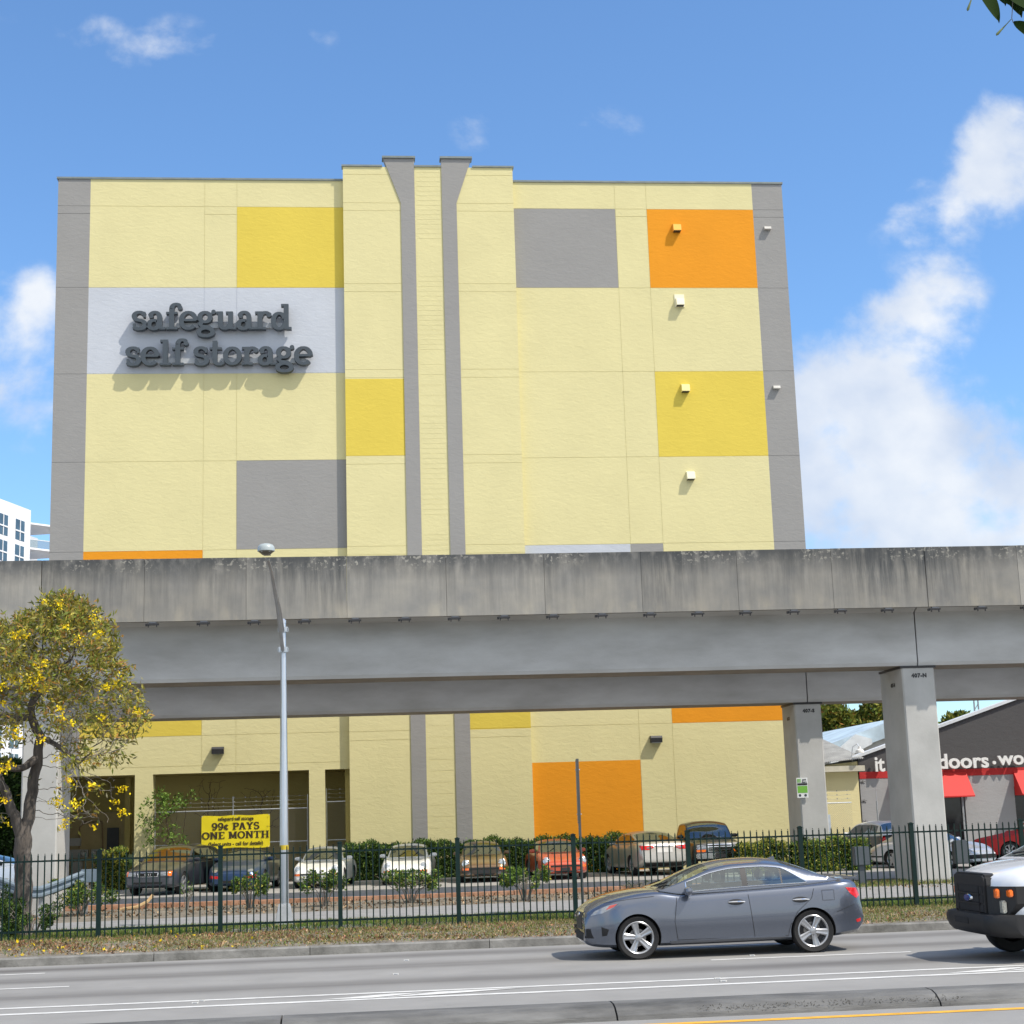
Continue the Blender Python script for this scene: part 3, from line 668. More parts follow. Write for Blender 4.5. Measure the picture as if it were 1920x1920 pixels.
# ================================================================== VIADUCTS
def parapet_mat():
    m = bpy.data.materials.new('parapet_concrete'); m.use_nodes = True
    nt = m.node_tree; P = nt.nodes['Principled BSDF']; Lk = nt.links
    P.inputs['Roughness'].default_value = .92; P.inputs['Specular IOR Level'].default_value = .2
    def nd(t, **k):
        n = nt.nodes.new(t)
        for a, b in k.items(): setattr(n, a, b)
        return n
    tc = nd('ShaderNodeTexCoord'); sp = nd('ShaderNodeSeparateXYZ'); Lk.new(tc.outputs['Object'], sp.inputs[0])
    def noise(scale, st, det=7, ro=.6, off=0):
        mp = nd('ShaderNodeMapping'); mp.inputs['Scale'].default_value = st; mp.inputs['Location'].default_value = (off, 0, 0); Lk.new(tc.outputs['Object'], mp.inputs[0])
        n = nd('ShaderNodeTexNoise'); n.inputs['Scale'].default_value = scale; n.inputs['Detail'].default_value = det; n.inputs['Roughness'].default_value = ro; Lk.new(mp.outputs[0], n.inputs['Vector']); return n.outputs[0]
    def mr(v, a, b, c=0, d=1, sm=False):
        n = nd('ShaderNodeMapRange'); n.inputs[1].default_value = a; n.inputs[2].default_value = b; n.inputs[3].default_value = c; n.inputs[4].default_value = d
        if sm: n.interpolation_type = 'SMOOTHSTEP'
        Lk.new(v, n.inputs[0]); return n.outputs[0]
    def mu(a, b, op='MULTIPLY'):
        n = nd('ShaderNodeMath', operation=op); n.use_clamp = True
        for i, v in enumerate((a, b)):
            if isinstance(v, (int, float)): n.inputs[i].default_value = v
            else: Lk.new(v, n.inputs[i])
        return n.outputs[0]
    def mixc(f, a, b):
        n = nd('ShaderNodeMix', data_type='RGBA'); Lk.new(f, n.inputs[0])
        for i, v in ((6, a), (7, b)):
            if isinstance(v, tuple): n.inputs[i].default_value = (*v, 1)
            else: Lk.new(v, n.inputs[i])
        return n.outputs[2]
    Z = sp.outputs[2]                      # object z: 0 bottom of panel, 1.75 top
    base = mixc(mr(noise(1.1, (1, 1, 1)), .3, .7), (.31, .295, .262), (.22, .218, .21))
    # runs of dirt washed down from the coping, patchy along the length
    streak = mr(noise(5.0, (1, 1, .07), 7, .7), .36, .62)
    oi = nd('ShaderNodeObjectInfo')
    patch = mu(mr(noise(.45, (1, 1, .3), 4, .5, 4.2), .30, .62), mr(oi.outputs['Random'], 0, 1, .45, 1.15))
    fall = mr(Z, -.5, 1.3, .0, 1.0)
    s = mu(mu(streak, patch), mu(fall, .95))
    c1 = mixc(s, base, (.06, .066, .072))
    topn = noise(2.6, (1, 1, .5), 6, .6, 9); thr = mu(mr(Z, 1.0, 1.66), mr(topn, .30, .52))
    c2 = mixc(mu(thr, .85), c1, (.06, .065, .07))
    vo = noise(9.0, (1, 1, 1.1), 4, .55, 2.2); big = mr(noise(.5, (1, 1, 1), 3, .5, 7), .46, .56)
    li = mu(mu(mr(vo, .55, .6), mr(Z, 1.3, 1.5)), big)
    c3 = mixc(mu(li, .75), c2, (.33, .32, .285))
    low = mu(mr(noise(1.6, (1, 1, .4), 5, .6, 12), .5, .62), mr(Z, .5, .15))
    c4 = mixc(mu(low, .5), c3, (.36, .33, .27))
    pv = nd('ShaderNodeMix', data_type='RGBA', blend_type='MULTIPLY'); pv.inputs[0].default_value = 1; Lk.new(c4, pv.inputs[6]); Lk.new(mr(oi.outputs['Random'], 0, 1, 1.25, .98), pv.inputs[7])
    Lk.new(pv.outputs[2], P.inputs['Base Color'])
    b = nd('ShaderNodeBump'); b.inputs['Strength'].default_value = .3; b.inputs['Distance'].default_value = .01; Lk.new(noise(40, (1, 1, 1)), b.inputs['Height']); Lk.new(b.outputs[0], P.inputs['Normal'])
    return m
PARA = parapet_mat()
GIRD = pm('girder_concrete', (.45, .445, .43), rough=.9, var=.16, scale=.7, bump=.15, bscale=30, detail=9, col2=(.56, .565, .56), stretch=(.5, 1, 1.6))
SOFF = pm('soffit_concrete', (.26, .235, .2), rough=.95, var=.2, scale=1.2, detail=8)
def pier_mat():
    m = pm('pier_concrete', (.42, .42, .405), rough=.9, var=.08, scale=.9, detail=8, col2=(.49, .49, .475), bump=.12, bscale=18)
    return m
PIER = pier_mat()
SPAN = 24.95
def viaduct(name, label, Yw, zb, zpt, zpb, joints, panels0, pierw, pierd, numbers, xr=(-62, 70)):
    """Yw = front web plane, zb = girder soffit height, zpt/zpb = parapet top/bottom"""
    Yf = Yw-1.1; t = thing(name, label, 'viaduct', (0, Yf, 0))
    js = sorted(joints)
    edges = [xr[0]]+[j for j in js if xr[0] < j < xr[1]]+[xr[1]]
    for a, b in zip(edges[:-1], edges[1:]):
        mb = MB(); a2, b2 = a+.02, b-.02
        poly = [(Yw, zb), (Yw-.04, zb+.10), (Yw-.06, zpb-.02), (Yw-.5, zpb+.18), (Yf+.16, zpb+.26), (Yf+.16, zpb+.5), (Yf+3.34, zpb+.5), (Yf+3.34, zpb+.26), (Yw+1.95, zpb+.1), (Yw+1.55, zb+.1), (Yw+1.45, zb)]
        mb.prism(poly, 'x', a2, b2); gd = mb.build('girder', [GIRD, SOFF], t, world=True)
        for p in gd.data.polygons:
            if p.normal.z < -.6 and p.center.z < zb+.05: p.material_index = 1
    x = panels0
    while x > xr[0]: x -= 2.765
    while x < xr[1]:
        w = .014 if min(abs(x-j) for j in js) < .4 else .003
        n = min(js, key=lambda j: abs(j-x))
        dz = .01*sin(x*2.1)
        mb = MB(); mb.box(x+w, x+2.765-.003, 0, .15, 0, zpt-zpb+dz)
        o = mb.build('parapet_panel', PARA, t, bevel=.004); o.location = (0, 0, zpb)
        x += 2.765
    # far side parapet, unseen, kept low to narrow its shadow on the lot
    mb = MB(); mb.box(xr[0], xr[1], Yf+3.35, Yf+3.5, zpb+.27, zpb+.75); mb.build('rear_parapet', GIRD, t, world=True)
    # bracket fittings under the parapet
    x = xr[0]+.3; first = None
    x = -13.9
    while x < 24:
        if first is None:
            mb = MB(); mb.box(-.16, .16, -.015, .12, -.075, -.03); mb.box(-.10, .10, -.018, .08, -.028, .0, 1); mb.box(-.13, -.1, 0, .03, -.14, -.07); mb.box(.09, .12, 0, .03, -.14, -.07); mb.box(-.2, -.15, .02, .1, -.1, -.03)
            o = mb.build('bracket', [DARKM, pm('bracket_steel', (.13, .14, .16), .5, metal=.3)], t); first = o
        else: o = first.copy(); COL.objects.link(o); o.parent = t
        o.location = (x, 0, zpb-.012); x += 1.38
    # piers
    for j, num in numbers:
        ch = .1; hw, d = pierw/2, pierd
        poly = [(j-hw, Yw+ch*.4), (j-hw+ch*.4, Yw), (j+hw-ch*.4, Yw), (j+hw, Yw+ch*.4), (j+hw, Yw+d-ch), (j+hw-ch, Yw+d), (j-hw+ch, Yw+d), (j-hw, Yw+d-ch)]
        mb = MB(); mb.prism(poly, 'z', -.2, zb-.07); pr = mb.build('pier', PIER, t, world=True)
        mb = MB(); mb.box(j-hw-.04, j+hw+.04, Yw-.02, Yw+d-.1, zb-.068, zb-.004); o = mb.build('bearing_pad', DARKM, pr); o.location = (0, -Yf, 0)
        if num:
            vs, fs = text_mesh(num, .155, .001, .01, 1.15)
            mb = MB(); mb.add([(v[0]+j+.02, Yw-.004-v[2], v[1]+zb-.34) for v in vs], fs)
            o = mb.build('pier_number', DARKM, pr); o.location = (0, -Yf, 0)
            vs, fs = text_mesh(num, .15, .001, .01, 1.0)
            mb = MB(); mb.add([(j-hw-.004-v[2], Yw+.85-v[0], v[1]+zb-.55) for v in vs], fs)
            o = mb.build('pier_number', DARKM, pr); o.location = (0, -Yf, 0)
    return t
JN = 16.2
viaduct('rail_viaduct', 'nearer of two concrete elevated guideways, streaked grey parapet hiding the building middle', 44.8, 6.15, 9.47, 7.73,
        [JN+SPAN*k for k in range(-3, 4)], 16.26, .98, 2.05, [(JN-SPAN*2, ''), (JN-SPAN, ''), (JN, '407-N'), (JN+SPAN, '')])
JS = 15.05
viaduct('rail_viaduct', 'farther concrete guideway, its girder showing as the lower grey band just behind the nearer one', 52.5, 5.68, 8.9, 7.2,
        [JS+SPAN*k for k in range(-3, 4)], 15.1, .92, 1.7, [(JS-SPAN*2, ''), (JS-SPAN-.3, ''), (JS, '407-S'), (JS+SPAN, '')])
# small notice on the rear pier
p = at(1504, 1477, 52.45)
t = thing('parking_sign', 'small white sign with a green panel and black strip on the farther viaduct pier', 'sign', (p.x, 52.44, p.z))
mb = MB(); mb.box(-.19, .19, -.03, 0, -.33, .33); mb.build('sign_plate', pm('sign_white', (.7, .72, .72), .5, var=.05), t)
mb = MB(); mb.box(-.17, .17, -.034, -.0302, -.17, .06); mb.build('green_panel', pm('sign_green', (.16, .42, .05), .5, var=.05), t)
mb = MB(); mb.box(-.17, .17, -.034, -.0302, .08, .15); mb.build('black_strip', DARKM, t)
mb = MB()
for i in range(3):
    for j in range(3): mb.box(-.17+i*.045, -.135+i*.045, -.034, -.0302, .17+j*.045, .205+j*.045)
mb.build('logo', pm('sign_green', (0, 0, 0)), t)
for tx, zz, sz in (('park', .24, .075), ('share', .165, .075)):
    vs, fs = text_mesh(tx, sz, .001, .003); mb = MB(); mb.add([(v[0]+.07, -.0335-v[2], v[1]+zz) for v in vs], fs); mb.build('lettering', DARKM, t)
for xx in (-.1, .09):
    mb = MB(); mb.lathe([(.045, -.034), (.03, -.0345), (0, -.0345)], 14, 'y', (xx, 0, -.25)); mb.build('symbol', pm('sign_slate', (.1, .1, .1)), t)

# ================================================================== PICKET FENCE
FGREEN = pm('fence_green', (.002, .018, .016), rough=.55, var=.2, scale=6, spec=.3)
YFN = 33.6
fence = thing('picket_fence', 'dark green steel picket fence running along the road verge', 'fence', (3, YFN, .035))
px0 = -.46; postX = [px0+2.435*k for k in range(-5, 9)]
fz = lambda x: .035
for X in postX:
    mb = MB(); mb.box(X-.045, X+.045, YFN-.045, YFN+.045, -.02, 1.77); mb.box(X-.052, X+.052, YFN-.052, YFN+.052, 1.771, 1.79); mb.prism([(X-.045, 1.791), (X+.045, 1.791), (X, 1.81)], 'y', YFN-.045, YFN+.045)
    mb.build('post', FGREEN, fence, world=True)
for a, b in zip(postX[:-1], postX[1:]):
    for zr, hh in ((1.585, .035), (.20, .04)):
        mb = MB(); mb.box(a+.047, b-.047, YFN-.02, YFN+.02, zr, zr+hh); mb.build('rail', FGREEN, fence, world=True)
    mb = MB()
    for i in range(1, 18):
        x = a+(b-a)*i/18; tilt = .012*sin(x*37)
        y0 = YFN-.042
        mb.box(x-.0125, x+.0125, y0, y0+.02, .06, 1.725+.006*sin(x*11)); mb.prism([(x-.0125, 1.733), (x+.0125, 1.733), (x, 1.755)], 'y', y0, y0+.02)
    mb.build('pickets', FGREEN, fence, world=True)

# ================================================================== STREET LAMP
lx = -1.69; YLp = 35.5
lamp = thing('street_lamp', 'tall galvanised street lamp with a truss arm and round luminaire behind the fence', 'street lamp', (lx, YLp, 0))
mb = MB(); 
vs = []
for (w, z) in ((.2, .0), (.19, .08), (.135, .44), (.12, .5)): vs += [(-w, -w, z), (w, -w, z), (w, w, z), (-w, w, z)]
mb.add(vs, [(i*4+k, i*4+(k+1) % 4, (i+1)*4+(k+1) % 4, (i+1)*4+k) for i in range(3) for k in range(4)]+[(12, 13, 14, 15)])
mb.build('transformer_base', pm('cast_aluminium', (.42, .44, .46), .5, metal=.3, var=.15), lamp, bevel=.012)
mb = MB(); mb.tube([(0, 0, .48), (0, 0, 3), (0, 0, 6.1), (0, 0, 6.62)], [.098, .088, .062, .058], 20); mb.lathe([(.066, 6.6), (.066, 6.66), (.03, 6.7), (0, 6.7)], 16)
mb.build('pole', pm('lamp_aluminium', (.60, .63, .68), rough=.3, metal=.85, var=.08, scale=20, stretch=(1, 1, .1)), lamp, smooth=True)
mb = MB(); mb.lathe([(.088, 1.64), (.0955, 1.64), (.0955, 1.74), (.088, 1.74)], 20); mb.build('pole_tag', pm('tag_yellow', (.6, .45, .03), .5), lamp)
head = Vector((-.13, -4.25, 7.52))
mb = MB()
mb.tube([(-.01, -.09, 5.98), (-.05, -1.4, 6.75), (-.09, -2.9, 7.28), (-.12, -3.9, 7.42)], [.042, .04, .036, .033], 10)
mb.tube([(.0, -.09, 6.42), (-.03, -.9, 6.78), (-.07, -2.1, 7.08), (-.10, -3.2, 7.31)], [.034, .033, .03, .028], 10)
mb.tube([(-.045, -1.3, 6.7), (-.04, -1.1, 6.84)], .018, 6); mb.tube([(-.08, -2.5, 7.14), (-.07, -2.35, 7.16)], .018, 6)
mb.build('arm', pm('arm_aluminium', (.4, .42, .45), rough=.35, metal=.8, var=.1), lamp, smooth=True)
for z in (6.0, 6.45):
    mb = MB(); mb.box(-.11, .11, -.12, -.065, z-.06, z+.06); mb.box(-.12, -.07, -.11, .05, z-.05, z+.05); mb.box(.07, .12, -.11, .05, z-.05, z+.05); mb.build('bracket', GALV, lamp, bevel=.01)
mb = MB(); mb.lathe([(.0, .15), (.08, .145), (.13, .125), (.16, .09), (.17, .04), (.172, .0), (.155, -.01)], 24, 'z', head); hd = mb.build('lamp_head', pm('head_grey', (.36, .41, .42), .4, var=.05), lamp, smooth=True)
mb = MB(); mb.lathe([(.153, -.008), (.13, -.03), (.08, -.07), (0, -.085)], 24, 'z', head); mb.build('lens', pm('lamp_lens', (.12, .11, .09), .15, var=.2), hd, smooth=True)
mb = MB(); mb.prism([(-.09, -.12), (.09, -.12), (.07, .38), (-.07, .38)], 'z', -.03, .1); mb.xf(Matrix.Translation(head)); mb.build('driver_box', pm('head_dull', (.3, .31, .3), .5), hd)

# ================================================================== thin post with edge-on sign
sp_ = thing('sign_post', 'thin dark steel post with a sign plate seen edge-on in front of the orange patch', 'sign post', (4.93, 36.3, 0))
mb = MB(); mb.prism([(-.03, -.012), (.03, -.012), (.03, .012), (.012, .03), (-.012, .03), (-.03, .012)], 'z', 0, 3.45); mb.build('post', pm('post_steel', (.10, .11, .115), .5, metal=.5), sp_)
mb = MB(); mb.box(-.012, .0, -.45, .0, 2.05, 3.42); mb.box(-.012, .0, -.3, .0, 2.0, 2.04); o = mb.build('sign_plate', pm('plate_back', (.17, .16, .14), .45, metal=.4), sp_); o.rotation_euler = (0, 0, R(-7)); o.location = (-.034, 0, 0)
for zz in (2.2, 3.2):
    mb = MB(); mb.lathe([(.012, -.06), (.012, .05)], 8, 'x', (0, 0, zz)); mb.build('bolt', GALV, sp_)

# ================================================================== CHAIN LINK + BANNER
CHM = pm('chainlink_wire', (.32, .32, .30), .5, metal=.5, var=.1)
def chainlink(name, label, a, b, z0, z1, mid=(), barb=True, posts=None, ymesh=None, dia=.06):
    """a, b: ground end points (x, y)"""
    A, B = Vector((*a, 0)), Vector((*b, 0)); Ln = (B-A).length; d = (B-A)/Ln
    t = thing(name, label, 'chain-link fence', (a[0], a[1], 0), math.atan2(d.y, d.x))
    for s in (posts if posts is not None else [0, Ln]):
        mb = MB(); mb.tube([(s, 0, 0), (s, 0, z1+.02)], .03, 8); mb.build('post', GALV2, t, smooth=True)
        if barb: mb = MB(); mb.tube([(s, 0, z1+.02), (s, -.02, z1+.5)], .018, 6); mb.build('barb_arm', GALV, t)
    mb = MB(); mb.tube([(0, 0, z1), (Ln, 0, z1)], .024, 8); mb.build('top_rail', GALV, t)
    for zm in mid: mb = MB(); mb.tube([(0, 0, zm), (Ln, 0, zm)], .02, 6); mb.build('mid_rail', GALV, t)
    mb = MB(); H = z1-z0; w = .0028
    s = -H
    while s < Ln:
        for sg_ in (1, -1):
            # line from (s, z0) up to (s+H, z1), mirrored for the other weave
            u0, u1 = max(s, 0), min(s+H, Ln)
            if u1 <= u0: continue
            za, zb_ = z0+(u0-s), z0+(u1-s)
            if sg_ < 0: za, zb_ = z1-(u0-s), z1-(u1-s)
            y = -.028 if sg_ > 0 else -.032
            mb.add([(u0, y, za-w), (u1, y, zb_-w), (u1, y, zb_+w), (u0, y, za+w)], [(0, 1, 2, 3)])
        s += dia*1.414
    mb.build('wire_mesh', CHM, t)
    if barb:
        for i in range(3):
            mb = MB(); zz = z1+.16+i*.15; mb.tube([(0, 0, zz), (Ln*.5, .0, zz-.03), (Ln, 0, zz)], .005, 4); x = .1
            while x < Ln: mb.box(x-.02, x+.02, -.004, .004, zz-.02, zz+.02); x += .4
            mb.build('barbed_wire', CHM, t)
    return t
YC = 60.4
chainlink('chain_link_fence', 'chain-link fence with barbed wire closing the wide opening behind the banner', (-7.6, YC), (-2.0, YC), .1, 2.75, (1.55,), True, [0, 2.85, 5.6])
chainlink('chain_link_fence', 'narrow chain-link panel with barbed wire in the small opening beside the projecting bay', (-1.3, YC), (-.5, YC), .1, 2.95, (1.55,), True, [0, .8])
pA, pB, pC = at(378, 1530, YC-.08), at(506, 1528, YC-.08), at(380, 1592, YC-.08)
bw, bh = pB.x-pA.x, pA.z-pC.z
ban = thing('banner', 'yellow vinyl banner reading 99c pays one month, tied to the chain-link fence', 'banner', (pA.x, YC-.09, pC.z))
BY = pm('banner_vinyl', (.80, .66, .012), rough=.45, var=.04, scale=1)
mb = MB(); nx, nz_ = 28, 14; vs = []
for j in range(nz_+1):
    for i in range(nx+1):
        u, v = i/nx, j/nz_
        e = .5-.5*cos(2*pi*u*2)
        y = -.006*abs(sin(u*9+v*4))-.004*sin(6*(u-v)); vs.append((u*bw, y, v*bh-.035*sin(pi*u)*(1 if j == nz_ else 0)*e-.02*(j == 0)*sin(3*pi*u)))
mb.add(vs, [(j*(nx+1)+i, j*(nx+1)+i+1, (j+1)*(nx+1)+i+1, (j+1)*(nx+1)+i) for j in range(nz_) for i in range(nx)])
mb.build('sheet', BY, ban, smooth=True)
INK = pm('banner_ink', (.045, .03, .012), .5, var=.1)
def word_obj(txt, cx, z, s, wtot, name='lettering', bold=1.0):
    mb = MB(); sx = wtot/(width(txt)*s); x = cx-wtot/2
    for ch in txt: x += glyph(mb, ch, x, z, s, -.0150, -.0120, bold, .0003, sx)
    mb.build(name, INK, ban)
word_obj('99c PAYS', bw*.5, bh*.555, bh*.215, bw*.70); word_obj('ONE MONTH', bw*.5, bh*.285, bh*.215, bw*.985)
for txt, zz, sz, wt in (('? safeguard self storage', .84, .20, .52), ('(Select units - call for details)', .08, .21, .80)):
    if txt[0] == '?': txt = txt[2:]
    vs, fs = text_mesh(txt, sz, .001, .006); xs_ = [v[0] for v in vs]; sx = bw*wt/(max(xs_)-min(xs_))
    mb = MB(); mb.add([(bw*.5+v[0]*sx, -.0135-v[2], bh*zz+v[1]*.9) for v in vs], fs); mb.build('lettering', INK, ban)
for (u, v) in ((.01, .02), (.99, .02), (.01, .98), (.99, .98), (.5, .97)):
    mb = MB(); mb.lathe([(.02, -.05), (.02, -.04)], 10, 'y', (u*bw, 0, v*bh)); mb.build('eyelet', GALV, ban)

# ================================================================== GUARD RAIL
gr = thing('guard_rail', 'bent galvanised crash barrier beside the flowering tree', 'guard rail', (-11, 42.5, 0))
pp = [at(-30, 1648, 43.0), at(8, 1658, 42.6), at(45, 1674, 42.4), at(75, 1673, 42.8), at(110, 1661, 43.2), at(140, 1649, 43.6), at(160, 1642, 43.9)]
pp = [Vector((p.x+11, p.y-42.5, p.z)) for p in pp]
prof_ = [(.0, -.155), (-.02, -.15), (-.075, -.11), (-.075, -.06), (-.01, -.02), (-.01, .02), (-.075, .06), (-.075, .11), (-.02, .15), (0, .155)]
mb = MB(); vs = []
for i, p in enumerate(pp):
    t_ = (pp[min(i+1, len(pp)-1)]-pp[max(i-1, 0)]); t_.z = 0; t_.normalize(); nrm = Vector((t_.y, -t_.x, 0))
    for (o_, z_) in prof_: vs.append(p-nrm*o_*1.0*(1)+Vector((0, 0, z_)))
k_ = len(prof_)
mb.add(vs, [(i*k_+j, i*k_+j+1, (i+1)*k_+j+1, (i+1)*k_+j) for i in range(len(pp)-1) for j in range(k_-1)])
mb.build('w_beam', pm('rail_galv', (.17, .22, .27), .5, metal=.2, var=.12), gr, smooth=False)
e = pp[-1]
mb = MB(); mb.box(e.x-.1, e.x+.38, e.y-.12, e.y-.07, e.z-.17, e.z+.17); mb.build('end_plate', pm('rail_galv', (0, 0, 0)), gr, bevel=.01)
for p in (pp[1], pp[3], pp[6]): mb = MB(); mb.box(p.x-.05, p.x+.05, p.y+.09, p.y+.2, -p.z*0-.05, p.z+.15); mb.build('post', GALV2, gr)

# ================================================================== cabinets, pipes at right
p = onz(1618, 1660, 0.0)
t = thing('control_cabinet', 'grey metal control cabinet on a post left of the nearer viaduct pier', 'cabinet', (p.x, p.y, 0))
mb = MB(); mb.box(-.22, .22, -.15, .15, .55, 1.06); mb.build('cabinet_box', pm('cab_grey', (.075, .09, .105), .5, metal=.1), t, bevel=.02)
mb = MB(); mb.box(-.09, .09, -.08, .08, -.02, .548); mb.build('post', pm('cab_grey', (0, 0, 0)), t)
p = at(1786, 1638, 46)
t = thing('control_cabinet', 'grey utility cabinet with a curved pipe right of the nearer viaduct pier', 'cabinet', (p.x+.35, 46.2, 0))
mb = MB(); mb.box(-.2, .2, -.12, .12, .42, 1.1); mb.build('cabinet_box', pm('cab_grey', (0, 0, 0)), t, bevel=.02)
mb = MB(); mb.tube([(-.36, 0, -.02), (-.36, 0, .9), (-.3, 0, 1.05), (-.18, 0, 1.1)], .06, 12); mb.build('pipe', GALV, t, smooth=True)

# ================================================================== SHOP at right
YS = 62.0
XS0 = at(1611, 1452, YS).x
shop = thing('shop_building', 'grey shop with dark gable, red stripe, red awnings and white letters', 'shop', (24, YS, 0))
CHAR = stucco('paint_charcoal', (.085, .083, .085)); SGREY = stucco('paint_shop_grey', (.36, .36, .365)); RED = pm('awning_red', (.56, .014, .01), .65, var=.06, scale=2); REDS = stucco('paint_red', (.50, .04, .04))
zb_ = at(1760, 1448, YS).z
za_, zc_ = zb_-.17, zb_+.1
def gz_(x):
    a, b = at(1640, 1409, YS), at(1919, 1307, YS); return a.z+(b.z-a.z)*(x-a.x)/(b.x-a.x)
door = (at(1757, 1520, YS).x, at(1811, 1520, YS).x); win2 = (at(1905, 1520, YS).x, at(1905, 1520, YS).x+3)
mb = MB()
def seg(x0, x1, z0, z1): mb.box(x0, x1, YS, YS+.25, z0, z1)
seg(XS0, door[0], 0, za_); seg(door[0], door[1], 2.75, za_); seg(door[1], win2[0], 0, za_); seg(win2[0], win2[1], 2.75, za_); seg(win2[1], 50, 0, za_); seg(win2[0], win2[1], 0, .5)
mb.build('wall', SGREY, shop, world=True)
mb = MB(); mb.box(XS0, 50, YS-.012, YS+.25, za_+.002, zc_); mb.build('stripe', REDS, shop, world=True)
mb = MB(); mb.prism([(XS0, zc_+.002), (50, zc_+.002), (50, gz_(32)-.6*3), (33, gz_(33)), (XS0, gz_(XS0))], 'y', YS, YS+.25); mb.build('gable', CHAR, shop, world=True)
mb = MB(); mb.prism([(XS0-.25, gz_(XS0-.25)+.003), (33, gz_(33)+.003), (33, gz_(33)+.12), (XS0-.25, gz_(XS0-.25)+.12)], 'y', YS-.1, YS+.5); mb.build('fascia', pm('fascia_white', (.62, .65, .68), .5), shop, world=True)
mb = MB(); mb.box(door[0], door[1], YS+.12, YS+.16, 0, 2.748); d = mb.build('door', pm('shop_dark', (.02, .022, .025), .12, var=.3), shop, world=True)
mb = MB(); mb.box(door[1]-.12, door[1]-.04, YS+.04, YS+.118, 0, 2.74); o = mb.build('frame', GALV2, d); o.location = -Vector(shop.location)
mb = MB(); mb.box(win2[0]+.05, win2[1], YS+.12, YS+.16, .5, 2.748); mb.build('window', pm('shop_dark', (0, 0, 0)), shop, world=True)
def awning(x0, x1):
    zt, zlo, o_ = zb_-.02, zb_-.95, .78; mb = MB(); n = 10
    mb.add([(x0, YS-.02, zt), (x1, YS-.02, zt), (x1+.0, YS-o_, zlo), (x0, YS-o_, zlo), (x0, YS-o_, zlo-.05), (x1, YS-o_, zlo-.05)], [(0, 1, 2, 3), (3, 2, 5, 4)])
    mb.add([(x0, YS-.02, zt), (x0, YS-o_, zlo), (x0, YS-o_, zlo-.05), (x0, YS-.02, zlo-.05)], [(0, 1, 2, 3)]); mb.add([(x1, YS-.02, zt), (x1, YS-o_, zlo), (x1, YS-o_, zlo-.05), (x1, YS-.02, zlo-.05)], [(0, 1, 2, 3)])
    mb.build('awning', RED, shop, world=True)
aw = at(1811, 1450, YS).x
awning(aw-2.0, aw); awning(at(1899, 1448, YS).x, at(1899, 1448, YS).x+2.4)
# left awning further left, mostly behind the pier, throws the slanted shade beside it
awning(at(1643, 1452, YS).x+.62, at(1643, 1452, YS).x+1.9)
mb = MB(); mb.add([(XS0, YS+.2, 0), (XS0, YS+18, 0), (XS0, YS+18, 3.6), (XS0, YS+.2, gz_(XS0))], [(0, 1, 2, 3)]); mb.add([(50, YS+.2, 0), (50, YS+18, 0), (50, YS+18, 3.6), (50, YS+.2, 4)], [(0, 1, 2, 3)]); mb.build('side_wall', SGREY, shop, world=True)
for z_ in (3.1, 2.35, 1.55):
    p = at(1619, 1500, YS); mb = MB()
    for i in range(3): a = i*pi/3+.3; mb.tube([(p.x-.13*cos(a), YS-.01, z_-.08*sin(a)), (p.x+.13*cos(a), YS-.03, z_+.08*sin(a))], .008, 4)
    mb.build('wall_tie', DARKM, shop, world=True)
LW = pm('letter_white', (.80, .80, .78), .4, var=.03)
sg2 = thing('shop_sign', 'white sans serif raised letters reading doors and wo on the charcoal gable', 'sign', (24, YS-.2, zb_))
def shoptext(txt, x0px, x1px, ypx, cap_px):
    A, B, C = at(x0px, ypx, YS-.2), at(x1px, ypx-.03*(x1px-x0px), YS-.2), at(x0px, ypx-cap_px, YS-.2)
    full, ff = text_mesh(txt, 1, .0, .018, 1.0, 'LEFT'); W0 = max(v[0] for v in full)-min(v[0] for v in full); H0 = max(v[1] for v in full)
    s = (C.z-A.z)/H0; sx = (B.x-A.x)/W0
    # one object per letter, advance measured from the cumulative strings
    for i, ch in enumerate(txt):
        if ch == ' ': continue
        off = 0 if i == 0 else max(v[0] for v in text_mesh(txt[:i]+'l', 1, 0, 0, 1.0, 'LEFT')[0])-max(v[0] for v in text_mesh('l', 1, 0, 0, 1.0, 'LEFT')[0])
        vs, fs = text_mesh(ch, 1, .045/s, .022, 1.0, 'LEFT')
        mb = MB(); mb.add([(A.x+(v[0]+off)*sx, YS-.2-v[2]*s, A.z+v[1]*s) for v in vs], fs)
        mb.build('letter', LW, sg2, world=True)
shoptext('doors', 1758, 1853, 1441, 27)
shoptext('wo', 1872, 1921, 1434, 17)
shoptext('it', 1640, 1658, 1446, 26)
c = at(1864, 1430, YS-.2); mb = MB(); mb.lathe([(.07, -.04), (.07, .04)], 16, 'y', (c.x, YS-.2, c.z)); mb.build('letter', LW, sg2, world=True)
# barn lamp on gooseneck
p = at(1612, 1409, YS-.6)
t = thing('barn_lamp', 'white dome barn lamp on a gooseneck at the corner of the grey shop', 'lamp', (p.x, YS-.6, p.z))
mb = MB(); mb.lathe([(0, .2), (.05, .2), (.06, .1), (.15, .06), (.17, 0), (.17, -.06), (.16, -.06)], 20); mb.build('lamp_shade', LW, t, smooth=True)
mb = MB(); mb.tube([(-.0, 0, .18), (-.05, .1, .3), (-.18, .3, .2), (-.2, .5, -.2), (-.05, .58, -.75)], .02, 8); mb.build('gooseneck', GALV, t, smooth=True)
